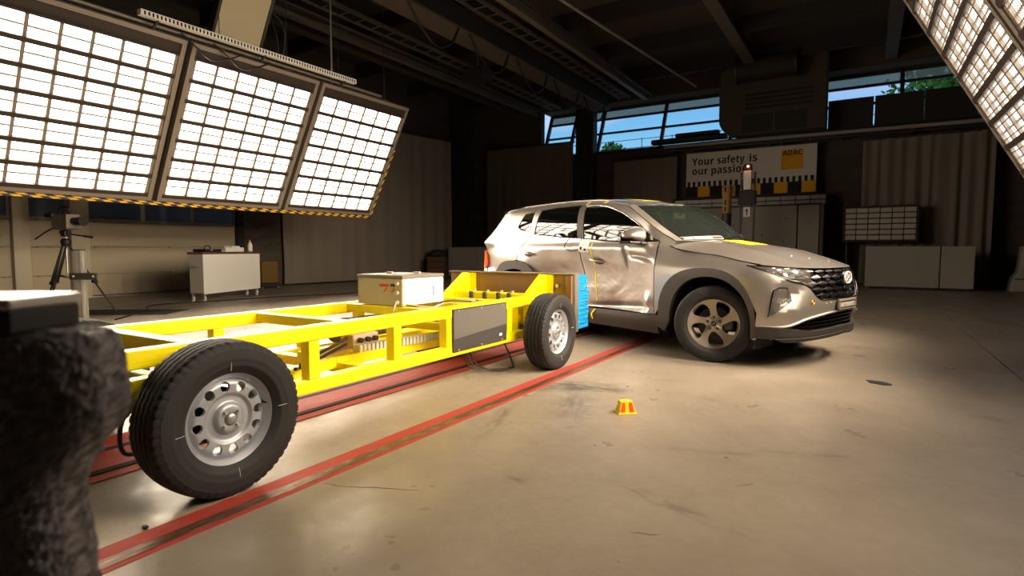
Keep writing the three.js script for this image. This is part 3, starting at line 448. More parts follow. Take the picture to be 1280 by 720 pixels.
{ const t = thing('banner', 'white slogan banner with yellow square and black and yellow chequers', 'banner', [-3.4, 2.84, -20.1]); const g = new THREE.BoxGeometry(3.98, 1.5, 0.02).translate(0, 0.75, 0); mesh('printed_sheet', g, M.banner, t); mesh('edge_pole', [rod([-2.0, 1.52, 0], [2.0, 1.52, 0], 0.025), rod([-2.0, 0, 0], [2.0, 0, 0], 0.02)], M.dark_steel, t); for (const x of [-1.8, -0.6, 0.6, 1.8]) mesh('tie', rod([x, 1.52, 0], [x, 1.66, 0.1], 0.008), M.grey_paint, t); }
{ const t = thing('crash_block', 'big pale block standing under the banner behind the car', 'block', [-3.05, 0, -19.3]); mesh('face_plate', [rbox(3.3, 2.36, 0.7, -0.4, 1.2, 0, 0.02)], M.concrete_light, t); mesh('side_plate', rbox(0.56, 2.36, 0.66, 1.56, 1.2, 0, 0.02), M.concrete_light, t); mesh('top_ledge', span(-2.05, 1.88, 2.38, 2.42, -0.38, 0.4), M.dark_sheet, t); mesh('base', span(-2.0, 1.8, 0, 0.06, -0.3, 0.3), M.dark_sheet, t); mesh('corner_post', span(1.86, 1.95, 0, 2.38, -0.3, 0.36), M.dark_steel, t); for (const [a, b] of [[-0.4, 1.2], [0.3, 1.5], [0.9, 1.3], [0.95, 2.0]]) mesh('bolt', rod([a, b, 0.35], [a, b, 0.37], 0.025), M.dark_steel, t); }
std('tan', 0xb08a5c, 0.7);
{ const t = thing('padded_post', 'tan round post in front of the pale block, left of the mast', 'post', [-3.45, 0, -17.2]); mesh('tube', lathe([[0, 0], [0.16, 0], [0.16, 0.04], [0.12, 0.05], [0.12, 2.84], [0.1, 2.88], [0, 2.88]], 20), M.tan, t); mesh('cap_plate', rbox(0.3, 0.3, 0.16, 0.06, 2.72, -0.12, 0.02), M.tan, t); for (const y of [2.76, 2.4, 2.2]) mesh('slot', rbox(0.04, 0.14, 0.03, -0.02, y, 0.115, 0.008), M.black, t); mesh('dark_sleeve', rod([0, 1.7, 0], [0, 2.1, 0], 0.125, 0.125, 20), M.dark_steel, t); }
{ const t = thing('instrument_mast', 'dark mast with white box and small red lamp before the banner', 'mast', [-2.86, 0, -17]); mesh('pole', [span(-0.2, -0.15, 0, 3.2, -0.03, 0.03), span(0.15, 0.2, 0, 3.2, -0.03, 0.03)], M.dark_steel, t); mesh('white_box', rbox(0.2, 0.52, 0.16, 0, 2.97, 0.05, 0.01), M.white_paint, t); mesh('cross_head', rbox(0.44, 0.4, 0.2, 0, 2.5, 0.04, 0.02), M.black_plastic, t); mesh('lamp_hood', rbox(0.2, 0.18, 0.16, 0, 3.32, 0.05, 0.02), M.black_plastic, t);
  mesh('pilot_lamp', new THREE.SphereGeometry(0.035, 12, 8).translate(0.01, 3.34, 0.14), new THREE.MeshStandardMaterial({ color: 0xffe0d0, emissive: 0xff9070, emissiveIntensity: 2.2 }), t); const pl = new THREE.PointLight(0xff9070, 0.05); pl.position.set(0.01, 3.34, 0.2); pl.castShadow = true; t.add(pl);
  const arrow = canvasTex(64, 96, (x) => { x.fillStyle = '#e6e1d8'; x.fillRect(0, 0, 64, 96); x.fillStyle = '#111'; x.fillRect(27, 26, 10, 56); x.beginPath(); x.moveTo(32, 12); x.lineTo(48, 42); x.lineTo(16, 42); x.fill(); }); mesh('arrow_label', rbox(0.18, 0.27, 0.02, 0, 2.1, 0.1, 0.004), std('arrow', 0xffffff, 0.7, 0, { map: arrow }), t); mesh('base', rbox(0.5, 0.06, 0.6, 0, 0.03, 0, 0.01), M.dark_steel, t); for (const x of [-0.17, 0.17]) mesh('clamp', rbox(0.07, 0.07, 0.12, x, 2.68, 0.05, 0.01), M.zinc, t); }
function lowBlock(label, x0, x1, h, z) { const t = thing('low_block', label, 'block', [(x0 + x1) / 2, 0, z]); mesh('slab', rbox(x1 - x0, h - 0.06, 0.5, 0, 0.06 + (h - 0.06) / 2, 0, 0.02), M.concrete_light, t); mesh('skid', [span(-(x1 - x0) / 2 + 0.1, (x1 - x0) / 2 - 0.1, 0, 0.06, -0.2, -0.1), span(-(x1 - x0) / 2 + 0.1, (x1 - x0) / 2 - 0.1, 0, 0.06, 0.1, 0.2)], M.dark_sheet, t); return t; }
lowBlock('long low white block under the unlit lamp panel', -0.02, 1.62, 1.15, -18.6); lowBlock('shorter low white block right of the long one by the curtain', 1.64, 2.33, 1.15, -18.6);
lowBlock('low pale block by the dark column, behind the rear of the car', -13.2, -11.8, 1.15, -17.0);
{ const t = thing('concrete_barrier', 'pale concrete barrier with sloped end at the right edge', 'barrier', [3.9, 0, -19.2]); mesh('body', extrude([[-0.78, 0], [-0.72, 0.35], [-0.62, 0.5], [-0.55, 1.14], [0.9, 1.14], [0.9, 0]], 0.5, 0.015).translate(0, 0, -0.25), M.concrete_light, t); mesh('groove', span(-0.7, 0.9, 0.3, 0.33, 0.25, 0.27), M.dark_sheet, t); }
std('brown_wood', 0x5a3d28, 0.8);
{ const t = thing('crate', 'small dark wooden crate beside the low pale block', 'crate', [-13.1, 0, -16.0], 0.5); for (let i = 0; i < 4; i++) mesh('board', rbox(0.62, 0.17, 0.03, 0, 0.12 + i * 0.2, 0.3, 0.006), M.brown_wood, t); for (let i = 0; i < 4; i++) mesh('board', rbox(0.03, 0.17, 0.58, 0.3, 0.12 + i * 0.2, 0, 0.006), M.brown_wood, t); mesh('inner_box', span(-0.29, 0.28, 0.03, 0.8, -0.28, 0.28), M.dark_sheet, t); mesh('foot', [span(-0.28, -0.2, 0, 0.05, -0.28, 0.28), span(0.2, 0.28, 0, 0.05, -0.28, 0.28)], M.brown_wood, t); mesh('dark_sack', new THREE.SphereGeometry(0.28, 14, 8).scale(1, 0.55, 0.9).translate(0, 0.92, 0), M.dark_sheet, t); }
// small white cart with casters and things on its top
{ const yaw = Math.atan2(-(-9.69 + 7.6), -14.23 + 13.34); // front face runs from the left to the right corner in the photograph
  const t = thing('cart', 'small white cart on casters before the garage door', 'cart', [-11.87, 0, -7.29], yaw), w = 1.93, h = 0.98; t.scale.z = 0.45;
  mesh('front_panel', rbox(w, h - 0.16, 0.03, 0, 0.16 + (h - 0.16) / 2, 0.36, 0.006), M.white_paint, t); mesh('side_panel', rbox(0.03, h - 0.2, 0.66, -w / 2 + 0.02, 0.18 + (h - 0.2) / 2, 0, 0.006), M.grey_paint, t); mesh('side_panel', rbox(0.03, h - 0.2, 0.66, w / 2 - 0.02, 0.18 + (h - 0.2) / 2, 0, 0.006), M.grey_paint, t);
  mesh('worktop', rbox(w + 0.04, 0.05, 0.76, 0, h + 0.01, 0, 0.01), M.brown_wood, t); mesh('shelf', span(-w / 2 + 0.03, w / 2 - 0.03, 0.2, 0.24, -0.34, 0.34), M.grey_paint, t); mesh('handle', [rod([-w / 2 - 0.1, 0.72, -0.15], [-w / 2 - 0.1, 0.72, 0.15], 0.015), rod([-w / 2, 0.72, -0.15], [-w / 2 - 0.1, 0.72, -0.15], 0.012), rod([-w / 2, 0.72, 0.15], [-w / 2 - 0.1, 0.72, 0.15], 0.012)], M.zinc, t);
  for (const [x, z] of [[-0.9, 0.28], [0.88, 0.28], [-0.9, -0.28], [0.88, -0.28]]) { const c = sub('caster', t, [x, 0, z]); mesh('fork', [span(-0.03, -0.024, 0.05, 0.16, -0.03, 0.03), span(0.024, 0.03, 0.05, 0.16, -0.03, 0.03), span(-0.04, 0.04, 0.15, 0.165, -0.05, 0.05)], M.zinc, c); mesh('roller', rod([-0.018, 0.06, 0], [0.018, 0.06, 0], 0.06, 0.06, 16), M.white_paint, c); }
  const onTop = (x, z) => V(x, h + 0.035, z).applyAxisAngle(V(0, 1, 0), yaw).add(t.position).toArray();
  const b = thing('spray_bottle', 'small white spray bottle on the right end of the cart', 'bottle', onTop(0.86, 0)); mesh('bottle_body', lathe([[0, 0], [0.05, 0], [0.052, 0.02], [0.052, 0.16], [0.03, 0.2], [0.018, 0.22], [0.018, 0.24], [0, 0.24]], 16), M.white_paint, b); mesh('cap', rod([0, 0.24, 0], [0, 0.28, 0], 0.022), M.red, b);
  const tr = thing('tray', 'low white tray lying in the middle of the cart top', 'tray', onTop(0.05, 0), yaw); mesh('tray_base', rbox(0.62, 0.03, 0.34, 0, 0.015, 0, 0.008), M.white_paint, tr); mesh('tray_lip', [rbox(0.62, 0.09, 0.02, 0, 0.05, 0.17, 0.006), rbox(0.3, 0.1, 0.2, 0.15, 0.08, 0, 0.02)], M.white_paint, tr);
  const tl = thing('tool_box', 'flat dark tool case at the left of the cart top', 'case', onTop(-0.6, 0), yaw); mesh('case_body', rbox(0.5, 0.06, 0.3, 0, 0.03, 0, 0.015), M.black_plastic, tl); mesh('latch', rbox(0.05, 0.03, 0.02, -0.08, 0.04, 0.15, 0.005), M.zinc, tl); mesh('grip', hose([[-0.1, 0.06, 0], [-0.06, 0.12, 0], [0.06, 0.12, 0], [0.1, 0.06, 0]], 0.012), M.dark_steel, tl); }
{ const t = thing('pallet_box', 'dark yellow box in the shade right of the white cart', 'box', [-14.2, 0, -9.85]); mesh('carton', rbox(0.4, 0.6, 0.5, 0, 0.44, 0, 0.01), std('mustard', 0x6e5220, 0.7), t); mesh('carrier', rbox(0.5, 0.1, 0.6, 0, 0.08, 0, 0.01), M.dark_sheet, t); for (const x of [-0.2, 0.2]) for (const z of [-0.25, 0.25]) mesh('foot', rod([x, 0, z], [x, 0.05, z], 0.025), M.zinc, t); }
// tripod with camera
{ const t = thing('camera_tripod', 'black tripod before the garage door carrying a video camera', 'tripod', [-10.75, 0, -3.95], 0.3);
  const apex = 1.2, hub = [0, apex, 0]; mesh('crown', lathe([[0, apex - 0.08], [0.06, apex - 0.08], [0.075, apex], [0.05, apex + 0.04], [0, apex + 0.04]], 16), M.black_plastic, t);
  for (let i = 0; i < 3; i++) { const a = 0.35 + i * 2.094, f = [Math.sin(a) * 0.62, 0.02, Math.cos(a) * 0.62], k = (q) => [f[0] * q, lerp(apex, 0.02, q), f[2] * q], sx = Math.cos(a) * 0.03, sz = -Math.sin(a) * 0.03; const off = (p, s) => [p[0] + sx * s, p[1], p[2] + sz * s];
    const leg = sub('leg', t); mesh('upper_tube', [rod(off(k(0.06), 1), off(k(0.55), 1), 0.014), rod(off(k(0.06), -1), off(k(0.55), -1), 0.014)], M.black_plastic, leg); mesh('lower_tube', rod(k(0.45), f, 0.016, 0.012), M.black_plastic, leg); mesh('clamp', rbox(0.09, 0.05, 0.05, ...k(0.55), 0.008), M.black_plastic, leg); mesh('rubber_foot', new THREE.SphereGeometry(0.028, 10, 8).translate(...f), M.rubber, leg); }
  mesh('spreader', [0, 1, 2].map((i) => { const a = 0.35 + i * 2.094; return rod([0, 0.62, 0], [Math.sin(a) * 0.27, 0.67, Math.cos(a) * 0.27], 0.008); }), M.black_plastic, t);
  mesh('centre_column', rod([0, 0.7, 0], [0, apex + 0.1, 0], 0.018), M.zinc, t); mesh('pan_head', [rbox(0.1, 0.1, 0.1, 0, apex + 0.12, 0, 0.02), rod([-0.08, apex + 0.14, 0], [0.08, apex + 0.14, 0], 0.035)], M.black_plastic, t); mesh('pan_handle', [rod([0, apex + 0.12, 0], [0.3, apex + 0.06, -0.2], 0.012), rod([0.2, apex + 0.08, -0.13], [0.3, apex + 0.06, -0.2], 0.018)], M.black_plastic, t);
  const c = thing('video_camera', 'grey video camera with hooded lens on the black tripod', 'camera', [-10.75, apex + 0.18, -3.95], 0.3); mesh('camera_body', rbox(0.3, 0.24, 0.2, 0, 0.12, 0, 0.015), M.dark_plastic, c); mesh('front_plate', rbox(0.03, 0.22, 0.22, 0.16, 0.13, 0, 0.01), M.frame_grey, c); mesh('lens', [rod([0.16, 0.13, 0], [0.34, 0.13, 0], 0.055, 0.065, 20), rod([0.34, 0.13, 0], [0.38, 0.13, 0], 0.075, 0.08, 20)], M.black_plastic, c); mesh('carry_handle', hose([[-0.12, 0.24, 0], [-0.09, 0.33, 0], [0.06, 0.34, 0], [0.1, 0.24, 0]], 0.018), M.black_plastic, c); mesh('viewfinder', rbox(0.16, 0.07, 0.08, -0.16, 0.22, 0.1, 0.015), M.black_plastic, c); mesh('cable', hose([[-0.15, 0.06, 0], [-0.3, -0.02, 0.05], [-0.5, -0.15, 0.1]], 0.012), M.black_plastic, c); }
{ const t = thing('profile_post', 'upright slotted aluminium post with a dark cross plate', 'post', [-9.75, 0, -3.74], 0.5); const s = 0.055; mesh('profile', extrude([[-s, -s], [-0.015, -s], [-0.015, -s + 0.02], [0.015, -s + 0.02], [0.015, -s], [s, -s], [s, -0.015], [s - 0.02, -0.015], [s - 0.02, 0.015], [s, 0.015], [s, s], [0.015, s], [0.015, s - 0.02], [-0.015, s - 0.02], [-0.015, s], [-s, s], [-s, 0.015], [-s + 0.02, 0.015], [-s + 0.02, -0.015], [-s, -0.015]], 1.05).rotateX(-Math.PI / 2), M.alu, t); mesh('end_cap', rbox(0.11, 0.015, 0.11, 0, 1.06, 0, 0.004), M.dark_steel, t); mesh('cross_plate', rbox(0.42, 0.1, 0.02, 0.1, 0.68, 0.068, 0.005), M.dark_steel, t); for (const x of [-0.04, 0.26]) mesh('bolt', rod([x, 0.68, 0.078], [x, 0.68, 0.092], 0.014, 0.014, 6), M.cream, t); mesh('base_plate', rbox(0.3, 0.02, 0.3, 0, 0.01, 0, 0.004), M.dark_steel, t); }
tag(mesh('floor_mat', rbox(2.3, 0.008, 0.8, 0, 0, 0, 0.003).rotateY(0.62).translate(-10.9, 0.005, -4.55), M.dark_sheet), 'dark rubber mat on the floor behind the post', 'mat');
tag(mesh('floor_cable', hose([[-9.6, 0.012, -4.1], [-10.6, 0.012, -5], [-11.5, 0.012, -5.6], [-11.3, 0.012, -6.8], [-11.15, 0.012, -7.9], [-10.4, 0.012, -10]], 0.012, 60), M.black_plastic), 'thin black cable running over the floor past the white cart', 'cable');
// ================= crash trolley =================
const PI = Math.PI;
function tyreGeometry(R, rimR, width, opts) {              // axis along z, centred; grooves and lugs are real relief
  const w = width / 2, prof = [];                          // [radius, z, tread?]
  const wall = [[rimR - 0.006, -w * 0.72], [rimR + 0.006, -w * 0.82], [rimR + 0.03, -w * 0.96], [(rimR + R) / 2, -w], [R - 0.035, -w * 0.97], [R - 0.016, -w * 0.9]];
  const wd = catmull(wall, 5); wd.forEach((p) => prof.push([p[0], p[1], 0])); const tw = w * 0.86, nT = opts.nT || 44;
  for (let i = 0; i <= nT; i++) { const q = -1 + (2 * i) / nT; prof.push([R - 0.007 * Math.pow(Math.abs(q), 2.4) - 0.002 * Math.pow(Math.abs(q), 8), q * tw, 1]); }
  wd.slice().reverse().forEach((p) => prof.push([p[0], -p[1], 0]));
  const N = opts.n || 260, pos = [], uv = [], idx = [], m = prof.length;
  for (let i = 0; i <= N; i++) { const th = (i / N) * 2 * PI, zig = 0.0035 * Math.asin(Math.sin(th * opts.zig)) / 1.57;
    for (let j = 0; j < m; j++) { let [r, z, t] = prof[j];
      if (t) for (const g of opts.grooves) { const d = Math.abs(z - g - zig); if (d < opts.gw) r -= 0.008 * (1 - sstep(opts.gw * 0.55, opts.gw, d)); }
      if (opts.lugs && r > R - 0.034 && Math.abs(z) > tw * 0.8) { const l = Math.sin(th * opts.lugs + Math.sign(z) * 0.7); if (l > 0.55) r -= 0.005; }
      if (!t && opts.rings) for (const q of opts.rings) if (Math.abs(r - q) < 0.004) z += Math.sign(z) * 0.0018;
      pos.push(Math.cos(th) * r, Math.sin(th) * r, z); uv.push(th * R * 3, j * 0.02 * 3); } }
  for (let i = 0; i < N; i++) for (let j = 0; j < m - 1; j++) { const a = i * m + j, b = a + 1, c = a + m, d = c + 1; idx.push(a, b, c, b, d, c); }
  const g = new THREE.BufferGeometry(); g.setAttribute('position', new THREE.Float32BufferAttribute(pos, 3)); g.setAttribute('uv', new THREE.Float32BufferAttribute(uv, 2)); g.setIndex(idx); g.computeVertexNormals();
  // check orientation: outward normals
  const p = g.attributes.position, n = g.attributes.normal, k = Math.floor(m / 2); if (p.getX(k) * n.getX(k) + p.getY(k) * n.getY(k) < 0) { const ix = g.index.array; for (let i = 0; i < ix.length; i += 3) { const t = ix[i]; ix[i] = ix[i + 1]; ix[i + 1] = t; } g.computeVertexNormals(); }
  return g;
}
const latheZ = (pts, n) => lathe(pts.map(([r, z]) => [Math.max(r, 0.0001), z]), n).rotateX(PI / 2);   // profile [radius, z] turned about z
// steel disc wheel with twelve oval holes
const discZ = curve1([[0.03, 0.004], [0.052, 0.004], [0.06, -0.002], [0.075, -0.018], [0.095, -0.02], [0.112, -0.008], [0.15, -0.006], [0.17, -0.022], [0.185, -0.04]]);
function steelWheelGeos() {
  const disc = [], fn = (a, r) => [Math.cos(a) * r, -Math.sin(a) * r, discZ(r) + 0.068], half = PI / 12;
  for (let k = 0; k < 12; k++) for (const s of [1, -1]) { const c = k * 2 * half + 0.1, poly = [[0, 0.03], [half, 0.03], [half, 0.183], [0, 0.183]]; const hole = []; for (let i = 0; i <= 10; i++) { const q = (i / 10) * PI; hole.push([0.145 * Math.pow(Math.sin(q), 0.8), 0.14 + 0.023 * Math.cos(q)]); }
    const pts = [poly[0], poly[1], poly[2], poly[3], ...hole].map(([a, r]) => [c + s * a, r]); disc.push(panel(pts, fn, 0.06, 0.014, 0.008)); }
  return { disc, barrel: latheZ([[0.178, -0.08], [0.18, -0.03], [0.176, 0.0], [0.178, 0.03], [0.186, 0.05], [0.196, 0.058], [0.207, 0.066], [0.211, 0.07], [0.211, 0.076], [0.206, 0.08], [0.2, 0.078], [0.192, 0.068], [0.184, 0.06], [0.174, 0.05], [0.17, 0.02], [0.17, -0.08], [0.178, -0.08]], 72) };
}
const tTyre = tyreGeometry(0.34, 0.205, 0.215, { zig: 46, grooves: [-0.05, -0.017, 0.017, 0.05], gw: 0.0062, lugs: 54, rings: [0.232, 0.268, 0.305], n: 300, nT: 72 });
const { disc: tDisc, barrel: tBarrel } = steelWheelGeos(); const tDiscG = join(tDisc);
std('wheel_dark', 0x2b2623, 0.7, 0.3);
function trolleyWheel(parent, pos, flip, roll) {
  const w = sub('wheel', parent, pos, [0, flip ? -PI / 2 : PI / 2, 0]), spin = (o) => { o.rotation.z = roll; return o; };
  spin(mesh('tyre', tTyre, M.rubber, w)); spin(mesh('rim_disc', tDiscG, M.silver_rim, w)); spin(mesh('rim_ring', tBarrel, M.silver_rim, w));
  mesh('brake_drum', latheZ([[0, -0.06], [0.12, -0.06], [0.125, -0.05], [0.125, -0.025], [0.05, -0.02], [0.05, 0.04], [0, 0.04]], 32), M.wheel_dark, w);
  mesh('hub_cap', latheZ([[0, 0.083], [0.018, 0.082], [0.026, 0.073], [0.03, 0.055], [0.03, 0.02]], 28), M.steel, w).position.z = 0.004;
  for (let i = 0; i < 4; i++) { const a = roll + 0.5 + (i * PI) / 2; mesh('wheel_nut', rod([Math.cos(a) * 0.042, Math.sin(a) * 0.042, 0.065], [Math.cos(a) * 0.042, Math.sin(a) * 0.042, 0.088], 0.009, 0.007, 6), M.zinc, w); }
  spin(mesh('valve', rod([0.17, 0, 0.045], [0.172, 0, 0.08], 0.004), M.black, w));
  std('chalk', 0xcfc8bd, 0.9); for (let i = 0; i < 4; i++) { const a = 0.05 + (i * PI) / 2; mesh('chalk_mark', [0.215, 0.228, 0.241, 0.254].slice(0, -1).map((r, k) => rod([Math.cos(a) * r, Math.sin(a) * r, 0.106 + (k ? 0.0008 : -0.004)], [Math.cos(a) * (r + 0.014), Math.sin(a) * (r + 0.014), 0.1073 + 0.0012 * k], 0.0013, 0.0013, 4)), M.chalk, w); }
  return w;
}
{
  const cx = -3.1, cz = -2.9, t = thing('crash_trolley', 'bright yellow wheeled steel frame with rolling crash barrier at its front', 'trolley', [cx, 0, cz]);
  const Y = (name, geos, mat = M.yellow, par = t) => mesh(name, join(geos).translate(-cx, 0, -cz), mat, par);
  const R0 = -2.68, R1 = -2.6, L0 = -3.6, L1 = -3.52, top0 = 0.562, top1 = 0.645, z0 = -1.12, z1 = -4.78;
  Y('top_rail', span(R0, R1, top0, top1, z0, z1, 0.008)); Y('top_rail', span(L0, L1, top0, top1, z0, z1, 0.008));
  Y('bottom_rail', span(R0, R1, 0.27, 0.345, -1.75, -4.42, 0.008)); Y('bottom_rail', span(L0, L1, 0.27, 0.345, -1.75, -4.42, 0.008));
  for (const [x0, x1] of [[R0, R1], [L0, L1]]) for (const z of [-2.06, -2.73, -3.28, -4.12, -4.5]) Y('post', span(x0 + 0.004, x1 - 0.004, 0.345, top0, z, z - 0.075, 0.006));
  Y('cross_beam', span(L1, R0, top0, top1, -1.4, -1.48, 0.008)); for (const z of [-2.36, -3.16, -3.62, -4.02]) Y('cross_beam', span(L1, R0, top0 + 0.012, top1 - 0.006, z, z - 0.07, 0.008));
  Y('rear_lower_beam', span(L1, R0, 0.4, 0.47, -1.36, -1.43, 0.008)); Y('rear_lower_rail', span(R0 + 0.002, R1 - 0.002, 0.44, 0.52, -0.98, -1.5, 0.008));
  Y('front_beam', span(L1, R0, 0.545, 0.655, -4.56, -4.66, 0.008)); for (const x of [-3.3, -3.14, -2.98, -2.86]) { Y('clamp', rbox(0.035, 0.12, 0.03, x, 0.6, -4.545, 0.006), M.dark_steel); Y('bolt', rod([x, 0.655, -4.61], [x, 0.675, -4.61], 0.014, 0.014, 6), M.zinc); }
  Y('lower_cross_beam', span(L1, R0, 0.275, 0.34, -2.5, -2.58, 0.006)); Y('lower_cross_beam', span(L1, R0, 0.275, 0.34, -4.25, -4.33, 0.006)); Y('mid_cross_beam', span(L1, R0, 0.44, 0.5, -3.42, -3.5, 0.006)); Y('mid_cross_beam', span(L1, R0, 0.36, 0.42, -4.1, -4.18, 0.006));
  // inner longitudinal members and cranked plate
  Y('inner_beam', beam([-2.95, 0.3, -1.9], [-2.92, 0.34, -2.5], 0.07, 0.07)); Y('inner_beam', beam([-2.92, 0.34, -2.5], [-2.86, 0.34, -4.3], 0.07, 0.07)); Y('inner_beam', beam([-3.25, 0.34, -2.5], [-3.3, 0.34, -4.3], 0.07, 0.07)); Y('inner_plate', span(-3.3, -3.0, 0.5, 0.506, -2.62, -3.1));
  // axles and suspension
  Y('axle', rod([-3.75, 0.34, -1.43], [-2.45, 0.34, -1.43], 0.035), M.dark_steel); Y('axle', rod([-3.75, 0.34, -4.51], [-2.45, 0.34, -4.51], 0.035), M.dark_steel); for (const z of [-1.43, -4.51]) for (const x of [-2.75, -3.47]) Y('axle_bracket', [span(x - 0.05, x + 0.05, 0.3, top0, z - 0.06, z + 0.06, 0.006)]);
  trolleyWheel(t, [-2.392 - cx, 0.338, -1.42 - cz], false, 0.2); trolleyWheel(t, [-2.392 - cx, 0.338, -4.51 - cz], false, 1.3); trolleyWheel(t, [-3.8 - cx, 0.338, -1.43 - cz], true, 0.6); trolleyWheel(t, [-3.8 - cx, 0.338, -4.51 - cz], true, 0.9);
  // dark side plate with lighter taped half
  const sp = Y('side_plate', span(-2.6, -2.588, 0.3, 0.625, -3.34, -4.08, 0.003), std('anthracite', 0x35312e, 0.6)); Y('taped_sheet', extrude([[3.345, 0.4], [3.345, 0.615], [4.07, 0.615], [4.07, 0.44]], 0.003).rotateY(PI / 2).translate(-2.5885, 0, 0), std('grey_tape', 0x5d5852, 0.55), sp);
  for (const z of [-3.4, -3.7, -4.0]) for (const y of [0.315, 0.61]) Y('screw', rod([-2.592, y, z], [-2.58, y, z], 0.007), M.zinc, sp); Y('tag_label', rbox(0.004, 0.02, 0.04, -2.585, 0.36, -3.98, 0.001), M.white_paint, sp);
  // mounting plate with gussets
  Y('mounting_plate', span(-3.82, -2.36, 0.29, 0.832, -4.9, -4.925, 0.003), M.brown_plate); Y('plate_edge', [span(-3.83, -2.35, 0.832, 0.842, -4.87, -4.96, 0.002), span(-2.36, -2.335, 0.285, 0.84, -4.89, -4.97, 0.002)], M.steel); Y('plate_edge_dark', span(-2.42, -2.36, 0.3, 0.82, -4.86, -4.9, 0.004), M.brown_plate);
  for (const x of [-2.64, -3.56]) { Y('gusset', extrude([[4.898, 0.64], [4.898, 0.825], [4.8, 0.825], [4.5, 0.64]], 0.016).rotateY(PI / 2).translate(x - 0.008, 0, 0), M.yellow); Y('gusset_flange', beam([x, 0.645, -4.49], [x, 0.828, -4.79], 0.06, 0.014)); Y('gusset_flange', span(x - 0.075, x + 0.075, 0.3, 0.825, -4.875, -4.9, 0.004)); Y('upright', span(x - 0.035, x + 0.035, 0.34, 0.56, -4.66, -4.74, 0.006)); }
  Y('front_lower_beam', span(L1, R0, 0.3, 0.38, -4.7, -4.78, 0.008)); for (const y of [0.45, 0.72]) for (const x of [-2.52, -3.7]) Y('bolt', rod([x, y, -4.9], [x, y, -4.87], 0.018, 0.018, 6), M.zinc);
  // equipment bay: valve block, ribbed duct, hoses, battery
  Y('valve_block', [rbox(0.13, 0.1, 0.24, -3.05, 0.43, -2.85, 0.01), rbox(0.1, 0.05, 0.1, -3.05, 0.5, -2.9, 0.008)], std('pale_pink', 0xd8b9a4, 0.5)); Y('valve_coil', [0, 1, 2].map((i) => rod([-2.98, 0.44, -2.78 - i * 0.07], [-2.95, 0.44, -2.78 - i * 0.07], 0.018)), M.dark_steel);
  for (let i = 0; i < 30; i++) Y('duct_link', rbox(0.07, 0.055, 0.026, -2.93 + i * 0.004, 0.395, -2.72 - i * 0.034, 0.004), M.white_paint); 
  for (const [k, pts] of Object.entries([[[-3.0, 0.37, -2.35], [-3.05, 0.4, -2.55], [-3.05, 0.46, -2.75]], [[-2.85, 0.36, -2.2], [-2.95, 0.37, -2.4], [-3.02, 0.42, -2.7]], [[-2.78, 0.38, -2.1], [-2.9, 0.36, -2.3], [-3, 0.38, -2.5], [-3.1, 0.38, -2.8]]])) Y('hose', hose(pts, 0.011, 24), k === '2' ? M.zinc : M.black_plastic); Y('connector', [rod([-2.74, 0.4, -2.12], [-2.8, 0.38, -2.2], 0.022), rod([-2.97, 0.37, -2.35], [-3, 0.37, -2.42], 0.02)], M.dark_steel);
  for (let i = 0; i < 7; i++) Y('hydraulic_hose', hose([[-3.15, 0.45 + 0.012 * i, -3.55 - i * 0.02], [-3.05, 0.42, -3.7 - i * 0.03], [-2.85, 0.4 + 0.006 * i, -3.78 - i * 0.03], [-2.75, 0.38, -3.95]], 0.012, 20), i % 3 ? M.black_plastic : M.zinc);
  Y('tank', rod([-3.32, 0.47, -2.85], [-3.32, 0.47, -3.5], 0.085, 0.085, 24), M.dark_plastic); for (const z of [-2.95, -3.4]) Y('tank_strap', rod([-3.32, 0.47, z], [-3.32, 0.47, z - 0.03], 0.088, 0.088, 24), M.black_plastic);
  for (let i = 0; i < 4; i++) Y('wire', hose([[-2.93, 0.66, -3.2], [-2.86 + i * 0.02, 0.6 + 0.01 * i, -3.35], [-2.82, 0.66, -3.5 - i * 0.03], [-2.72, 0.65, -3.75 - i * 0.05]], 0.006, 24), i % 2 ? M.cream : M.black_plastic);
  Y('brake_hose', hose([[-2.62, 0.2, -1.25], [-2.56, 0.24, -1.1], [-2.55, 0.38, -1.1], [-2.6, 0.46, -1.25]], 0.009, 24), M.black_plastic); for (let i = 0; i < 3; i++) Y('hanging_hose', hose([[-2.95, 0.28, -3.85 - i * 0.05], [-2.86, 0.05, -3.95 - i * 0.05], [-2.74 + 0.03 * i, 0.02, -4.12], [-2.66, 0.016 + 0.004 * i, -4.28 + 0.03 * i], [-2.74, 0.02, -4.42], [-2.9, 0.28, -4.46]], 0.007, 30), M.dark_steel);
}
{ const t = thing('honeycomb_barrier', 'blue foil-covered honeycomb barrier block pressed against the car door', 'barrier', [-3.09, 0.3, -4.98]);
  mesh('core', span(-0.74, 0.742, 0.0, 0.52, -0.2, 0.0, 0.01), M.blue_foil, t);
  const wav = (y0, y1, z) => patch((u, v) => [0.742 + 0.007 * noise3(u * 3, v * 5, y0 * 9) + 0.004 * Math.sin(v * 34), y0 + v * (y1 - y0), -u * z], 14, 18, true); mesh('torn_foil', [wav(0.0, 0.24, 0.24), wav(0.26, 0.4, 0.25), wav(0.42, 0.5, 0.22)], M.blue_foil, t);
  mesh('bumper_face', patch((u, v) => [-0.72 + 1.45 * u, 0.02 + v * 0.48, -0.22 - 0.03 * noise3(u * 3, v * 4, 2) - 0.02 * noise3(u * 9, v * 9, 5)], 30, 12), M.alu, t); mesh('back_plate', span(-0.74, 0.75, -0.02, 0.54, 0.0, 0.045, 0.002), M.alu, t); mesh('foil_tear', rbox(0.05, 0.02, 0.05, 0.745, 0.4, -0.17, 0.008, 1, [0.4, 0.5, 0.3]), M.alu, t); }
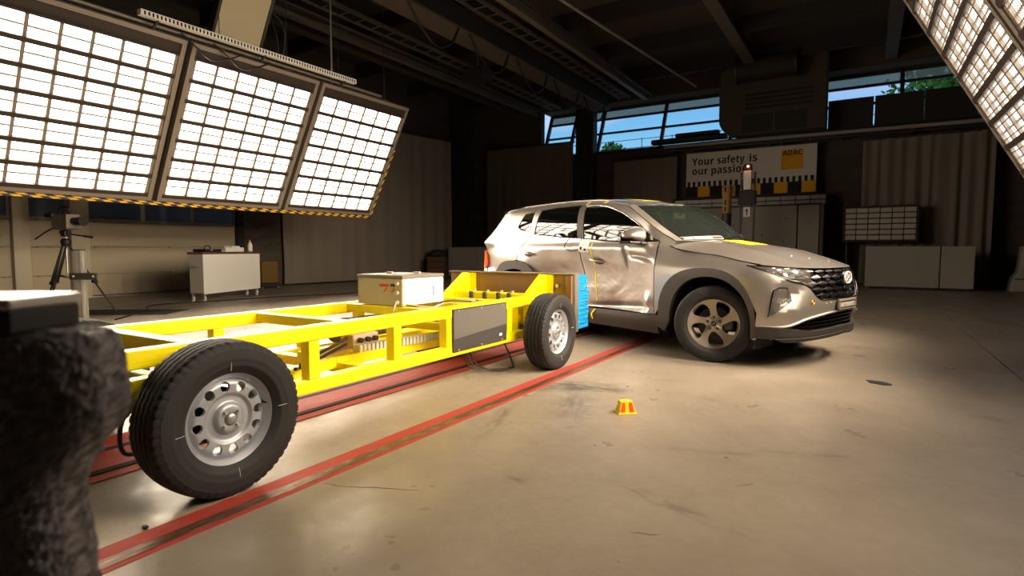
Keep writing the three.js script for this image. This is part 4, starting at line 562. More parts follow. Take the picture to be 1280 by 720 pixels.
// white data box on the trolley
{ const t = thing('recorder_box', 'white equipment box with dark lid and red print on the yellow trolley', 'box', [-3.165, 0.645, -3.41]);
  const print = canvasTex(256, 128, (x) => { x.fillStyle = '#b9b0a0'; x.fillRect(0, 0, 256, 128); x.fillStyle = '#c43a24'; x.font = 'bold 30px sans-serif'; x.fillRect(128, 24, 56, 14); x.fillStyle = '#2a2020'; x.fillRect(192, 22, 26, 14); x.fillStyle = '#c43a24'; x.beginPath(); x.moveTo(150, 62); x.lineTo(172, 40); x.lineTo(176, 46); x.lineTo(160, 64); x.moveTo(192, 62); x.lineTo(216, 42); x.lineTo(220, 48); x.lineTo(204, 64); x.fill(); });
  mesh('cabinet', span(-0.235, 0.235, 0, 0.205, -0.24, 0.24, 0.006), M.white_paint, t); const lid = mesh('lid', span(-0.24, 0.24, 0.207, 0.232, -0.245, 0.245, 0.006), M.frame_grey, t); mesh('front_sheet', box(0.46, 0.196, 0.004, 0, 0.102, 0.242), std('print_panel', 0xffffff, 0.55, 0, { map: print }), t); mesh('side_door', [span(0.236, 0.24, 0.01, 0.2, -0.235, 0.03, 0.001), span(0.236, 0.24, 0.01, 0.2, 0.04, 0.235, 0.001)], M.white_paint, t);
  for (const y of [0.03, 0.1, 0.17]) mesh('connector', rod([0.19, y, 0.243], [0.19, y, 0.26], 0.013), M.white_paint, t); for (const [x, z] of [[-0.1, 0.02], [0.08, -0.1]]) mesh('latch', rbox(0.06, 0.018, 0.03, x, 0.238, z, 0.005), M.zinc, lid); mesh('lid_label', span(-0.06, 0.06, 0.2321, 0.2335, -0.1, 0.06), M.white_paint, lid); mesh('signal_cable', hose([[0.19, 0.03, 0.26], [0.2, -0.02, 0.3], [0.17, -0.05, 0.26], [0.2, -0.06, 0.1]], 0.006, 20), M.cream, t); mesh('side_label', span(0.2395, 0.242, 0.06, 0.14, -0.12, -0.1), std('label_blue', 0x6f8fc0, 0.6), t); }
// ================= the car =================
phys('car_paint', { color: 0xb0a8a0, metalness: 0.78, roughness: 0.35, clearcoat: 0.8, clearcoatRoughness: 0.06 }); phys('car_paint_crushed', { color: 0xb0a8a0, metalness: 0.74, roughness: 0.38, clearcoat: 0.4, clearcoatRoughness: 0.2, bumpMap: grainBump, bumpScale: 0.0006 });
std('bumper_plastic', 0x2b2723, 0.6); std('cladding', 0x3d362f, 0.62, 0, { bumpMap: fineBump, bumpScale: 0.0006 }); phys('car_glass', { color: 0x0b0d0c, roughness: 0.02, metalness: 0, clearcoat: 1, clearcoatRoughness: 0.01, transmission: 0.25, thickness: 0 }); phys('windscreen_glass', { color: 0x7d8a82, roughness: 0.01, transmission: 0.95, thickness: 0, ior: 1.5 });
std('gloss_black', 0x0e0d0d, 0.18); std('dark_chrome', 0x1b1a1b, 0.32, 0.7); std('emblem_chrome', 0xf2eee8, 0.3, 0.35); std('chrome', 0xe0dedb, 0.12, 1); std('car_interior', 0x1a1816, 0.85); std('yellow_tape', 0xf4e000, 0.6); std('alloy', 0xa89c8e, 0.38, 0.6); phys('smoked_lens', { color: 0xb4b0aa, roughness: 0.04, transmission: 0.85, thickness: 0 }); phys('lamp_lens', { color: 0xa8a49e, roughness: 0.03, transmission: 0.9, thickness: 0 }); std('tail_red', 0xe0602a, 0.25); std('lamp_blade', 0x6c6762, 0.26, 0.7); std('reflector', 0xd9d4cc, 0.25, 0.7);
const car = thing('car', 'silver compact car with caved-in doors, nose turned to the right', 'car', [-0.989, 0, -6.41], -0.2942);
const P = (name, geos, mat = M.car_paint, par = car) => mesh(name, geos, mat, par);
const Wn = (out = 0) => (s, y) => W(s, y, out), Wd = (out = 0) => (s, y) => W(s, y, out, 1);
const PB = (name, geos, mat) => geos.forEach((g) => P(name, g, mat));
const both = (poly, fn, st, th, vs) => { const g = panel(poly, fn, st, th, vs); return [g, mirrorZ(g)]; };
const shrink = (poly, d) => { if (area2(poly) < 0) poly = poly.slice().reverse(); return poly.map((p, i) => { const a = poly[(i + poly.length - 1) % poly.length], b = poly[(i + 1) % poly.length], n1 = [-(p[1] - a[1]), p[0] - a[0]], n2 = [-(b[1] - p[1]), b[0] - p[0]], l1 = Math.hypot(...n1) || 1, l2 = Math.hypot(...n2) || 1; let nx = n1[0] / l1 + n2[0] / l2, ny = n1[1] / l1 + n2[1] / l2; const l = Math.hypot(nx, ny) || 1, c = Math.max(0.5, l / 2); return [p[0] + (nx / l) * d / c, p[1] + (ny / l) * d / c]; }); };
// wheel arches: squared arcs
const sq = (cx, cy, rx, ry, a0, a1, n, e = 2.5) => Array.from({ length: n + 1 }, (_, i) => { const a = lerp(a0, a1, i / n), c = Math.cos(a), s = Math.sin(a); return [cx + rx * Math.sign(c) * Math.pow(Math.abs(c), 2 / e), cy + ry * Math.sign(s) * Math.pow(Math.abs(s), 2 / e)]; });
const AXF = 0, AXR = -2.76;
const archOuter = (ax) => sq(ax, 0.37, ax ? 0.47 : 0.5, 0.53, PI, 0, 20, 2.5), archOuterF = sq(-0.06, 0.36, 0.5, 0.535, PI, 0, 22, 2.45), archOuterR = sq(-2.78, 0.36, 0.46, 0.565, PI, 0, 22, 2.9);
const archInnerF = sq(-0.01, 0.36, 0.415, 0.455, PI, 0, 22, 2.2), archInnerR = sq(-2.77, 0.36, 0.4, 0.46, PI, 0, 22, 2.3);
// --- fenders and cladding
const hoodSeam = [[-0.5, 1.105], [-0.42, 1.075], [-0.17, 1.035], [0.05, 1.01], [0.28, 0.965], [0.47, 0.934]];
const fenderPoly = [[-0.61, 0.4], ...archOuterF.slice(1, -4), [0.455, 0.5], [0.465, 0.72], [0.425, 0.862], [0.345, 0.926], [0.44, 0.93], ...hoodSeam.slice().reverse().slice(1), [-0.47, 1.15], [-0.595, 1.2], [-0.6, 1.0]];
P('front_fender', panel(shrink(fenderPoly, 0.0008), Wn(), 0.04)); P('front_fender', mirrorZ(panel(shrink(fenderPoly, 0.0008), Wn(), 0.06)));
const cladF = [...archOuterF, [0.43, 0.27], [0.4, 0.26], ...archInnerF.slice().reverse().map((p) => [p[0], p[1]]), [-0.5, 0.24], [-0.6, 0.3]];
P('arch_cladding', panel(cladF, Wn(0.012), 0.04, 0.05), M.cladding); P('arch_cladding', mirrorZ(panel(cladF, Wn(0.012), 0.06, 0.05)), M.cladding);
const cladR = [...archOuterR, [-2.33, 0.3], ...archInnerR.slice().reverse(), [-3.22, 0.28]];
P('arch_cladding', panel(cladR, Wn(0.012), 0.05, 0.05), M.cladding); P('arch_cladding', mirrorZ(panel(cladR, Wn(0.012), 0.06, 0.05)), M.cladding);
const sillPoly = [[-0.59, 0.2], [-0.56, 0.4], [-2.34, 0.41], [-2.34, 0.22], [-1.5, 0.225]];
P('sill', panel(sillPoly, (s, y) => W(s, y, 0.006, 0.25), 0.05, 0.08), M.cladding); P('sill', mirrorZ(panel(sillPoly, Wn(0.006), 0.08, 0.08)), M.cladding);
// --- doors
const beltF = (s) => lerp(1.165, 1.195, clamp01((-0.62 - s) / 1.0));
const doorF = [[-0.615, 0.405], [-1.63, 0.41], [-1.645, 1.0], [-1.655, 1.195], [-1.3, 1.16], [-0.83, 1.14], [-0.61, 1.155], [-0.607, 0.8]];
const doorR = [[-1.64, 0.41], [-2.33, 0.41], [-2.325, 0.55], [-2.4, 0.78], [-2.56, 0.905], [-2.72, 0.93], [-2.7, 1.05], [-2.52, 1.262], [-2.0, 1.215], [-1.662, 1.197], [-1.652, 1.0]];
P('front_door', panel(shrink(doorF, 0.003), Wd(), 0.018, 0.014), M.car_paint_crushed); P('rear_door', panel(shrink(doorR, 0.003), Wd(), 0.025, 0.014), M.car_paint_crushed);
P('front_door', mirrorZ(panel(shrink(doorF, 0.003), Wn(), 0.06))); P('rear_door', mirrorZ(panel(shrink(doorR, 0.003), Wn(), 0.06)));
// --- side glass, pillars, frames
const glassF = [[-0.66, 1.172], [-0.83, 1.158], [-1.26, 1.172], [-1.62, 1.198], [-1.69, 1.565], [-1.52, 1.568], [-1.36, 1.545], [-1.12, 1.465], [-0.85, 1.315]], glassR = [[-1.74, 1.21], [-2.0, 1.225], [-2.46, 1.268], [-2.44, 1.55], [-2.2, 1.575], [-1.8, 1.582]], glassQ = [[-2.56, 1.3], [-2.74, 1.33], [-2.8, 1.36], [-2.74, 1.515], [-2.56, 1.53]];
for (const [g, n] of [[glassF, 'front_door_window'], [glassR, 'rear_door_window'], [glassQ, 'quarter_window']]) { P(n, panel(g, Wn(-0.012), 0.06, 0.004), M.car_glass); P(n, mirrorZ(panel(g, Wn(-0.012), 0.08, 0.004)), M.car_glass); }
const roofEdge = curve1([[-3.45, 1.545], [-3.1, 1.592], [-2.6, 1.622], [-2.0, 1.634], [-1.5, 1.615], [-1.08, 1.552]]);
const topEdge = (s0, s1, n) => Array.from({ length: n + 1 }, (_, i) => { const s = lerp(s0, s1, i / n); return [s, roofEdge(s)]; });
const wsEdge = [[-1.08, 1.552], [-0.9, 1.445], [-0.73, 1.333], [-0.585, 1.225], [-0.465, 1.15]];
const pillarA = [[-0.615, 1.16], [-0.465, 1.15], [-0.585, 1.225], [-0.73, 1.333], [-0.9, 1.445], [-1.08, 1.552], ...topEdge(-1.12, -1.7, 8), [-1.7, 1.585], [-1.52, 1.588], [-1.355, 1.563], [-1.11, 1.483], [-0.84, 1.332]];
P('front_pillar', panel(pillarA, Wn(), 0.04)); P('front_pillar', mirrorZ(panel(pillarA, Wn(), 0.06)));
const pillarB = [[-1.635, 1.19], [-1.725, 1.2], [-1.79, 1.59], [-1.7, 1.585]]; P('centre_pillar', panel(pillarB, Wn(-0.004), 0.05), M.cladding); P('centre_pillar', mirrorZ(panel(pillarB, Wn(-0.004), 0.06)), M.cladding);
const railR = [...topEdge(-1.7, -2.6, 10), [-2.54, 1.545], [-2.44, 1.567], [-2.2, 1.592], [-1.8, 1.6], [-1.7, 1.588]]; PB('roof_side', [panel(railR, Wn(), 0.05), mirrorZ(panel(railR, Wn(), 0.08))]);
const pillarC = [[-2.475, 1.262], [-2.53, 1.265], [-2.55, 1.545], [-2.45, 1.56]]; PB('door_frame', [panel(pillarC, Wn(), 0.05), mirrorZ(panel(pillarC, Wn(), 0.08))]);
const seal = (poly, r = 0.006) => poly.map((p, i) => rod(W(p[0], p[1], 0), W(poly[(i + 1) % poly.length][0], poly[(i + 1) % poly.length][1], 0), r, r, 6));
P('window_trim', [...seal([[-0.66, 1.165], [-0.83, 1.15], [-1.26, 1.164], [-1.63, 1.192]].concat([]), 0.004).slice(0, 3)], M.gloss_black); P('window_frame_trim', seal([[-0.64, 1.17], [-0.845, 1.322], [-1.115, 1.473], [-1.357, 1.553], [-1.52, 1.577], [-1.7, 1.575]], 0.0045).slice(0, 5), M.chrome);
P('door_handle', [hose([W(-1.5, 0.955, 0.015, 1), W(-1.45, 0.945, 0.04, 1), W(-1.36, 0.935, 0.04, 1), W(-1.3, 0.93, 0.015, 1)], 0.014, 20, 8)], M.car_paint); P('door_handle', [hose([W(-2.6, 1.03, 0.005), W(-2.56, 1.025, 0.035), W(-2.45, 1.015, 0.035), W(-2.4, 1.01, 0.005)], 0.014, 20, 8)], M.car_paint);
for (const [s, y, d] of [[-1.38, 0.935, 1], [-2.5, 1.01, 0]]) P('handle_recess', panel(sq(s, y, 0.075, 0.035, 0, 2 * PI, 16, 2).slice(0, -1), (a, b) => W(a, b, 0.0025, d), 0.05, 0.003), M.cladding);
// --- rear quarter, tail
const quart = [[-2.53, 1.27], [-2.71, 1.06], [-2.73, 0.935], ...archOuterR.slice(0, 9).reverse().map((p) => [p[0] - 0.002, p[1]]), [-3.3, 0.6], [-3.42, 0.8], [-3.45, 0.87], [-3.5, 1.1], [-3.56, 1.16], [-3.5, 1.3], [-3.45, 1.545], ...topEdge(-3.4, -2.6, 8), [-2.56, 1.545], [-2.74, 1.53], [-2.82, 1.36], [-2.745, 1.315], [-2.555, 1.285]];
P('rear_quarter', panel(quart, Wn(), 0.04)); P('rear_quarter', mirrorZ(panel(quart, Wn(), 0.06)));
P('rear_bumper', both([[-3.24, 0.3], [-3.3, 0.6], [-3.43, 0.8], [-3.45, 0.845], [sRear, 0.86], [sRear, 0.3]], Wn(0.01), 0.06, 0.03)); P('rear_bumper_cladding', both([[-3.22, 0.22], [-3.25, 0.42], [sRear, 0.46], [sRear, 0.22]], Wn(0.02), 0.06, 0.04), M.cladding);
PB('tail_lamp', both([[-3.4, 0.9], [-3.43, 0.98], [-3.5, 1.04], [-3.75, 1.06], [-3.95, 1.03], [-3.9, 0.93], [-3.6, 0.83], [-3.48, 0.81], [-3.42, 0.84]], Wn(0.035), 0.04, 0.05), M.tail_red); P('tailgate', both([[-3.5, 0.87], [-3.52, 1.1], [-3.57, 1.16], [-3.5, 1.3], [-3.47, 1.54], [sRear, 1.6], [sRear, 0.87]], Wn(-0.002), 0.05)); P('rear_window', both([[-3.62, 1.22], [-3.58, 1.5], [sRear, 1.56], [sRear, 1.2]], Wn(0.006), 0.06, 0.006), M.car_glass);
// spoiler lip and shoulder ridge on the tailgate
P('spoiler', patch((u, v) => { const t = u * 2 - 1, a = v * 2 * PI, z = t * 0.55, x = -3.36 + 0.1 * t * t; return [x + 0.13 * Math.cos(a), 1.6 + 0.024 * Math.sin(a) + 0.02 * (1 - t * t) + 0.016 * Math.cos(a), z]; }, 20, 14));
// --- roof, windscreen, bonnet
const side = (s, y) => W(s, y), yRoof = curve1([[-3.5, 1.605], [-3.2, 1.645], [-2.7, 1.675], [-2.0, 1.692], [-1.6, 1.684], [-1.3, 1.655], [-1.05, 1.615], [-0.8, 1.568]]);
const roofPt = (a, t) => { const s = lerp(-1.08, -3.45, a), q = side(s, roofEdge(s)), xc = lerp(-0.82, -3.5, a), x = lerp(xc, q[0], t * t), tt = Math.pow(Math.abs(t), 3); return [x, lerp(yRoof(xc), q[1], tt), q[2] * t]; };
P('roof', patch((u, v) => roofPt(u, 1 - 2 * v), 40, 32)); PB('roof_ditch', [1, -1].map((t) => hose(Array.from({ length: 14 }, (_, i) => { const p = roofPt(0.02 + i / 13.5, t * 0.93); return [p[0], p[1] + 0.002, p[2]]; }), 0.008, 40)), M.gloss_black);
P('roof_rail', hose(Array.from({ length: 12 }, (_, i) => { const p = roofPt(0.14 + 0.7 * (i / 11), 0.86), e = Math.min(i, 11 - i); return [p[0], p[1] + (e ? 0.005 : -0.006), p[2]]; }), 0.013, 40, 8), M.alloy); P('roof_rail', hose(Array.from({ length: 12 }, (_, i) => { const p = roofPt(0.14 + 0.7 * (i / 11), -0.86), e = Math.min(i, 11 - i); return [p[0], p[1] + (e ? 0.005 : -0.006), p[2]]; }), 0.013, 40, 8), M.alloy);
const wsCurve = (v) => { const k = v * 4, i = Math.max(0, Math.min(3, Math.floor(k))), f = k - i; return [lerp(wsEdge[i][0], wsEdge[i + 1][0], f), lerp(wsEdge[i][1], wsEdge[i + 1][1], f)]; };
const wsPt = (v, t, off = 0) => { const e = wsCurve(v), q = W(e[0], e[1]), xc = lerp(-0.82, -0.22, v), yc = lerp(1.572, 1.15, v) + 0.035 * Math.sin(PI * v); return [lerp(xc, q[0], t * t) + off * 0.55, lerp(yc, q[1], t * t) + off * 0.8, q[2] * t]; };
P('windscreen', patch((u, v) => wsPt(v, 2 * u - 1), 28, 16, true), M.windscreen_glass);
P('windscreen_seal', [[[0.895, 0.89], [0, 1]], [[-0.895, -0.89], [0, 1]]].map(([t, v]) => hose(Array.from({ length: 12 }, (_, i) => wsPt(i / 11, t[0], 0.004)), 0.007, 30)).concat([hose(Array.from({ length: 12 }, (_, i) => wsPt(0.015, -0.9 + (1.8 * i) / 11, 0.002)), 0.008, 30), hose(Array.from({ length: 12 }, (_, i) => wsPt(0.985, -0.9 + (1.8 * i) / 11, 0.002)), 0.01, 30)]), M.gloss_black);
for (const t of [0.25, -0.45]) P('wiper', rod(wsPt(0.97, t, 0.015), wsPt(0.9, t - 0.55, 0.02), 0.008), M.gloss_black);
PB('windscreen_pillar', [1, -1].map((k) => patch((u, v) => wsPt(v, k * lerp(0.9, 1.0, u), 0.008), 3, 16, k > 0)));
const hoodSide = (v) => { const k = v * (hoodSeam.length - 1), i = Math.max(0, Math.min(hoodSeam.length - 2, Math.floor(k))), f = k - i; return W(lerp(hoodSeam[i][0], hoodSeam[i + 1][0], f), lerp(hoodSeam[i][1], hoodSeam[i + 1][1], f)); };
const hoodRearPt = (t) => { const q = hoodSide(0), e = W(-0.47, 1.148); const tt = t * t; return [lerp(-0.25, q[0], tt), lerp(1.165, q[1], tt * tt), q[2] * t]; };
const frontS = (t) => lerp(sFront, 0.47, Math.pow(Math.abs(t), 1.0)), hoodFrontPt = (t) => { const s = frontS(t), p = W(s, lerp(0.9, 0.934, Math.abs(t) ** 3)); return [p[0], p[1], Math.sign(t) * Math.abs(p[2])]; };
function hoodPt(t, v) {
  const r = hoodRearPt(t), f = hoodFrontPt(t), sR = hoodSide(v), sL = [sR[0], sR[1], -sR[2]], rR = hoodRearPt(1), fR = hoodFrontPt(1), u = (t + 1) / 2, o = [0, 1, 2].map((c) => { const lo = c === 2 ? -1 : 1; return lerp(r[c], f[c], v) + lerp(sL[c], sR[c], u) - (lerp(rR[c] * lo, rR[c], u) * (1 - v) + lerp(fR[c] * lo, fR[c], u) * v); });
  const a = Math.abs(t); o[1] += 0.05 * Math.sin(PI * Math.pow(v, 0.85)) * (1 - Math.pow(a, 2.2)) + 0.012 * Math.exp(-(((a - 0.62 + 0.1 * v) / 0.09) ** 2)) * Math.sin(PI * v); return o;
}
P('bonnet', patch((u, v) => hoodPt(1 - 2 * u, v), 44, 30));
PB('bonnet_gap', [1, -1].map((k) => { const g = hose(hoodSeam.map((p) => W(p[0], p[1], 0.0015)), 0.0045, 40); return k > 0 ? g : mirrorZ(g); }), M.gloss_black);
P('cowl', patch((u, v) => { const t = 2 * u - 1, a = wsPt(1, t), b = hoodRearPt(t); return [lerp(a[0], b[0], v), lerp(a[1], b[1], v) - 0.012 * Math.sin(PI * v) - 0.004, lerp(a[2], b[2], v)]; }, 24, 3, true), M.black_plastic);
PB('cowl_corner', [1, -1].map((k) => { const g = patch((u, v) => { const a = W(lerp(-0.6, -0.46, u), lerp(1.2, 1.15, u)), b = W(lerp(-0.6, -0.46, u), 1.1); return [lerp(a[0], b[0], v), lerp(a[1], b[1], v), lerp(a[2], b[2], v)]; }, 4, 4, true); return k > 0 ? g : mirrorZ(g); }));
// --- nose
const lampTop = (s) => lerp(0.93, 0.897, sstep(0.345, 1.0, s));
const nosePoly = [[0.345, 0.926], [0.42, 0.905], [0.54, 0.868], [0.71, 0.806], [0.89, 0.762], [1.04, 0.635], [1.25, 0.618], [sFront, 0.615], [sFront, 0.515], [1.25, 0.5], [0.92, 0.455], [0.7, 0.385], [0.44, 0.385], [0.455, 0.5], [0.465, 0.72], [0.425, 0.862]];
const pocketPoly = [[0.585, 0.712], [0.64, 0.738], [0.72, 0.735], [0.755, 0.67], [0.755, 0.615], [0.545, 0.47]];
const pocket = (s, y) => { const d = 0.05 * sstep(0.56, 0.66, s + (y - 0.6) * 0.0) * Math.max(0, 1 - Math.abs((y - lerp(0.63, 0.72, clamp01((s - 0.6) / 0.3))) / 0.14)) * (1 - sstep(0.74, 0.95, s)); return W(s, y, -d); };
P('front_bumper', both(nosePoly, pocket, 0.03, 0.02));
PB('fog_lamp_bezel', both(pocketPoly, (s, y) => { const p = pocket(s, y), n = plan(s); return [p[0] + n[2] * 0.006, p[1], p[2] + n[3] * 0.006]; }, 0.04, 0.03), M.gloss_black);
const lamp = (x) => both(x, (s, y) => { const p = pocket(s, y), n = plan(s); return [p[0] + n[2] * 0.014, p[1], p[2] + n[3] * 0.014]; }, 0.04, 0.02);
PB('fog_lamp', lamp([[0.635, 0.715], [0.705, 0.715], [0.715, 0.66], [0.63, 0.655]]), M.reflector); PB('fog_lamp', lamp([[0.628, 0.64], [0.715, 0.645], [0.712, 0.6], [0.615, 0.595]]), M.lamp_blade); PB('fog_lamp_lens', both(shrink(pocketPoly, 0.008), (s, y) => { const p = pocket(s, y), n = plan(s); return [p[0] + n[2] * 0.028, p[1], p[2] + n[3] * 0.028]; }, 0.05, 0.004), M.smoked_lens);
const headPoly = [[0.345, 0.926], [0.6, 0.918], [0.9, 0.9], [sFront, 0.89], [sFront, 0.615], [1.25, 0.618], [1.04, 0.635], [0.89, 0.762], [0.71, 0.806], [0.54, 0.868], [0.42, 0.905]];
P('grille_back', both(headPoly, Wn(-0.045), 0.04, 0), M.gloss_black); PB('grille_rim', [1, -1].map((k) => { const g = hose([[0.345, 0.926], [0.42, 0.905], [0.54, 0.868], [0.71, 0.806], [0.89, 0.762], [1.04, 0.635], [1.25, 0.618], [sFront, 0.615]].map((p) => W(p[0], p[1], -0.004)), 0.008, 60); return k > 0 ? g : mirrorZ(g); }), M.gloss_black);
{ // jewel-like grille blades in staggered rows; the outer ones are lamps
  const rows = 5, inside = (s, y) => { let c = false; for (let i = 0, j = headPoly.length - 1; i < headPoly.length; j = i++) { const a = headPoly[i], b = headPoly[j]; if (a[1] > y !== b[1] > y && s < ((b[0] - a[0]) * (y - a[1])) / (b[1] - a[1]) + a[0]) c = !c; } return c; };
  for (let r = 0; r < rows; r++) { const y0 = 0.63 + r * 0.055; for (let k = 0; k < 7; k++) { const s0 = sFront - 0.03 - (k + (r % 2) * 0.5) * 0.165, L = 0.112; if (!inside(s0, y0 + 0.018) || !inside(s0 - 0.03, y0 + 0.03)) continue;
    const blade = [[s0 + L * 0.62, y0 + 0.02], [s0 + L * 0.2, y0 + 0.045], [s0 - L * 0.72, y0 + 0.026], [s0 - L * 0.3, y0 + 0.002]], fn = (s, y) => W(s, y, -0.03 + 0.4 * Math.max(0, 0.022 - Math.abs(y - y0 - 0.023))); const g = panel(blade, fn, 0.03, 0.014), isLamp = s0 < 1.12 && r > 1; P(isLamp ? 'light_blade' : 'grille_blade', g, isLamp ? M.lamp_blade : M.dark_chrome); P(isLamp ? 'light_blade' : 'grille_blade', mirrorZ(g), isLamp ? M.lamp_blade : M.dark_chrome); } }
  PB('headlamp_strip', both([[0.4, 0.917], [0.62, 0.9], [0.86, 0.88], [0.86, 0.868], [0.62, 0.882], [0.45, 0.9]], Wn(-0.02), 0.04, 0.01), M.lamp_blade); PB('headlamp_strip', both([[0.6, 0.872], [0.9, 0.845], [0.9, 0.815], [0.72, 0.84]], Wn(-0.024), 0.04, 0.01), M.dark_chrome); PB('headlamp_lens', both(shrink([[0.345, 0.926], [0.6, 0.918], [0.98, 0.897], [0.98, 0.72], [0.89, 0.762], [0.71, 0.806], [0.54, 0.868], [0.42, 0.905]], 0.006), Wn(-0.003), 0.05, 0.003), M.lamp_lens); }
{ const e = sub('emblem', car, [0.885, 0.81, 0], [0, PI / 2, -0.0]); mesh('ring', new THREE.TorusGeometry(0.066, 0.011, 8, 40).scale(1.22, 0.78, 1), M.emblem_chrome, e); mesh('letter', [beam([-0.03, -0.034, 0], [-0.02, 0.036, 0], 0.013, 0.012), beam([0.02, -0.036, 0], [0.03, 0.034, 0], 0.013, 0.012), beam([-0.026, -0.006, 0], [0.026, 0.006, 0], 0.012, 0.012)].map((g) => g.translate(0, 0, 0.002)), M.emblem_chrome, e); e.rotation.set(0, PI / 2, 0); mesh('back_disc', rod([0, 0, -0.03], [0, 0, -0.012], 0.06, 0.05, 24), M.gloss_black, e); }
P('lower_grille', both([[0.72, 0.38], [0.92, 0.44], [1.25, 0.487], [sFront, 0.5], [sFront, 0.36], [1.0, 0.34]], Wn(-0.05), 0.05, 0), M.black); for (let i = 0; i < 3; i++) PB('lower_grille_slat', both([[0.82 + 0.05 * i, 0.375 + i * 0.032], [sFront, 0.385 + i * 0.036], [sFront, 0.397 + i * 0.036], [0.84 + 0.05 * i, 0.387 + i * 0.032]], Wn(-0.028), 0.05, 0.02), M.gloss_black);
P('front_lip', both([[0.44, 0.383], [0.7, 0.38], [1.0, 0.34], [sFront, 0.362], [sFront, 0.32], [1.0, 0.29], [0.7, 0.275], [0.425, 0.275]], Wn(0.012), 0.04, 0.04), M.bumper_plastic); P('skid_plate', both([[0.62, 0.276], [1.0, 0.288], [sFront, 0.315], [sFront, 0.285], [1.0, 0.255], [0.7, 0.245]], Wn(0.022), 0.04, 0.04), M.bumper_plastic); PB('bumper_edge', [1, -1].map((k) => { const g = hose([[0.45, 0.388], [0.7, 0.39], [0.92, 0.458], [1.25, 0.503], [sFront, 0.517]].map((p) => W(p[0], p[1], 0.006)), 0.012, 40); return k > 0 ? g : mirrorZ(g); }));
{ const plate = canvasTex(512, 112, (x) => { x.fillStyle = '#8d857a'; x.fillRect(0, 0, 512, 112); x.fillStyle = '#2e2824'; x.fillRect(10, 10, 492, 92); x.fillStyle = '#d8d0c4'; x.font = 'bold 74px sans-serif'; x.fillText('MO1050MTO', 28, 83, 456); });
  const n = sub('number_plate', car, [0.89, 0.567, 0.02], [0, PI / 2, 0]); mesh('plate_holder', rbox(0.42, 0.1, 0.02, 0, 0, 0, 0.006), M.dark_plastic, n); mesh('plate_face', new THREE.BoxGeometry(0.4, 0.085, 0.004).translate(0, 0, 0.012), std('plate_print', 0xffffff, 0.4, 0, { map: plate }), n); }
{ const txt = canvasTex(512, 64, (x) => { x.fillStyle = '#1a1816'; x.fillRect(0, 0, 512, 64); x.strokeStyle = '#f0ebe2'; x.lineWidth = 5; x.strokeRect(4, 4, 504, 56); x.fillStyle = '#f4efe6'; x.font = 'bold 50px sans-serif'; x.fillText('MO 1050MTO', 40, 50, 420); });
  const g = patch((u, v) => wsPt(lerp(0.885, 0.955, 1 - v), lerp(0.9, 0.22, u), 0.006), 16, 2); P('windscreen_lettering', g, std('windscreen_print', 0xffffff, 0.7, 0, { map: txt, side: THREE.DoubleSide })); }
// --- tape, targets, mirror
const tape = (pts, w, fn) => { const c = pts.map((p) => p); return panel([...c.map((p) => [p[0] - w, p[1]]), ...c.slice().reverse().map((p) => [p[0] + w, p[1]])], fn, 0.02, 0.001); };
P('door_tape', [tape([[-1.47, 1.14], [-1.475, 1.0], [-1.45, 0.86]], 0.008, Wd(0.003)), tape([[-1.455, 0.83], [-1.46, 0.7], [-1.44, 0.56]], 0.009, Wd(0.003)), tape([[-1.44, 0.53], [-1.46, 0.48]], 0.012, Wd(0.003))], M.yellow_tape); P('sill_tape', tape([[-1.41, 0.4], [-1.46, 0.34], [-1.45, 0.28]], 0.012, (s, y) => W(s, y, 0.014, 0.25)), M.yellow_tape);
P('roof_tape', [tape([[-1.45, 1.6], [-1.44, 1.625]], 0.012, Wn(0.003)), tape([[-1.72, 1.595], [-1.71, 1.63]], 0.01, Wn(0.003))], M.yellow_tape);
P('roof_marker', patch((u, v) => { const p = roofPt(lerp(0.12, 0.25, u), lerp(-0.1, 0.4, v)); return [p[0], p[1] + 0.004, p[2]]; }, 10, 10, true), M.yellow_tape); P('bonnet_marker', patch((u, v) => { const p = hoodPt(lerp(0.3, -0.15, u), lerp(0.06, 0.37, v)); return [p[0], p[1] + 0.004, p[2]]; }, 10, 10), M.yellow_tape);
P('sticker', panel([[-1.665, 1.17], [-1.665, 1.04], [-1.51, 1.03], [-1.52, 1.165]], Wd(0.003), 0.03, 0.001), M.white_paint); P('sticker_mark', [panel([[-1.64, 1.1], [-1.64, 1.07], [-1.61, 1.07], [-1.61, 1.1]], Wd(0.005), 0.03, 0.001), panel([[-1.58, 1.08], [-1.58, 1.055], [-1.55, 1.055], [-1.55, 1.08]], Wd(0.005), 0.03, 0.001)], M.black);
{ const chk = canvasTex(64, 64, (x) => { x.fillStyle = '#f0b020'; x.fillRect(0, 0, 64, 64); x.fillStyle = '#111'; x.beginPath(); x.moveTo(32, 32); x.arc(32, 32, 30, 0, PI / 2); x.fill(); x.beginPath(); x.moveTo(32, 32); x.arc(32, 32, 30, PI, 1.5 * PI); x.fill(); }); std('target', 0xffffff, 0.6, 0, { map: chk });
  for (const [s, y] of [[0.96, 0.605]]) { const p = W(s, y, 0.004), n = plan(s), g = new THREE.CylinderGeometry(0.02, 0.02, 0.004, 20).rotateX(PI / 2); g.rotateY(Math.atan2(n[2], n[3])); P('target_marker', g.translate(...p), M.target); }
  for (const [s, y] of [[1.15, 0.585], [1.22, 0.592]]) P('target_dot', new THREE.SphereGeometry(0.008, 8, 6).translate(...W(s, y, 0.002)), M.cream); for (const [t, v] of [[0.3, 0.72], [0.12, 0.78], [-0.12, 0.86]]) P('target_dot', new THREE.SphereGeometry(0.009, 8, 6).translate(...hoodPt(t, v)), M.cream); }
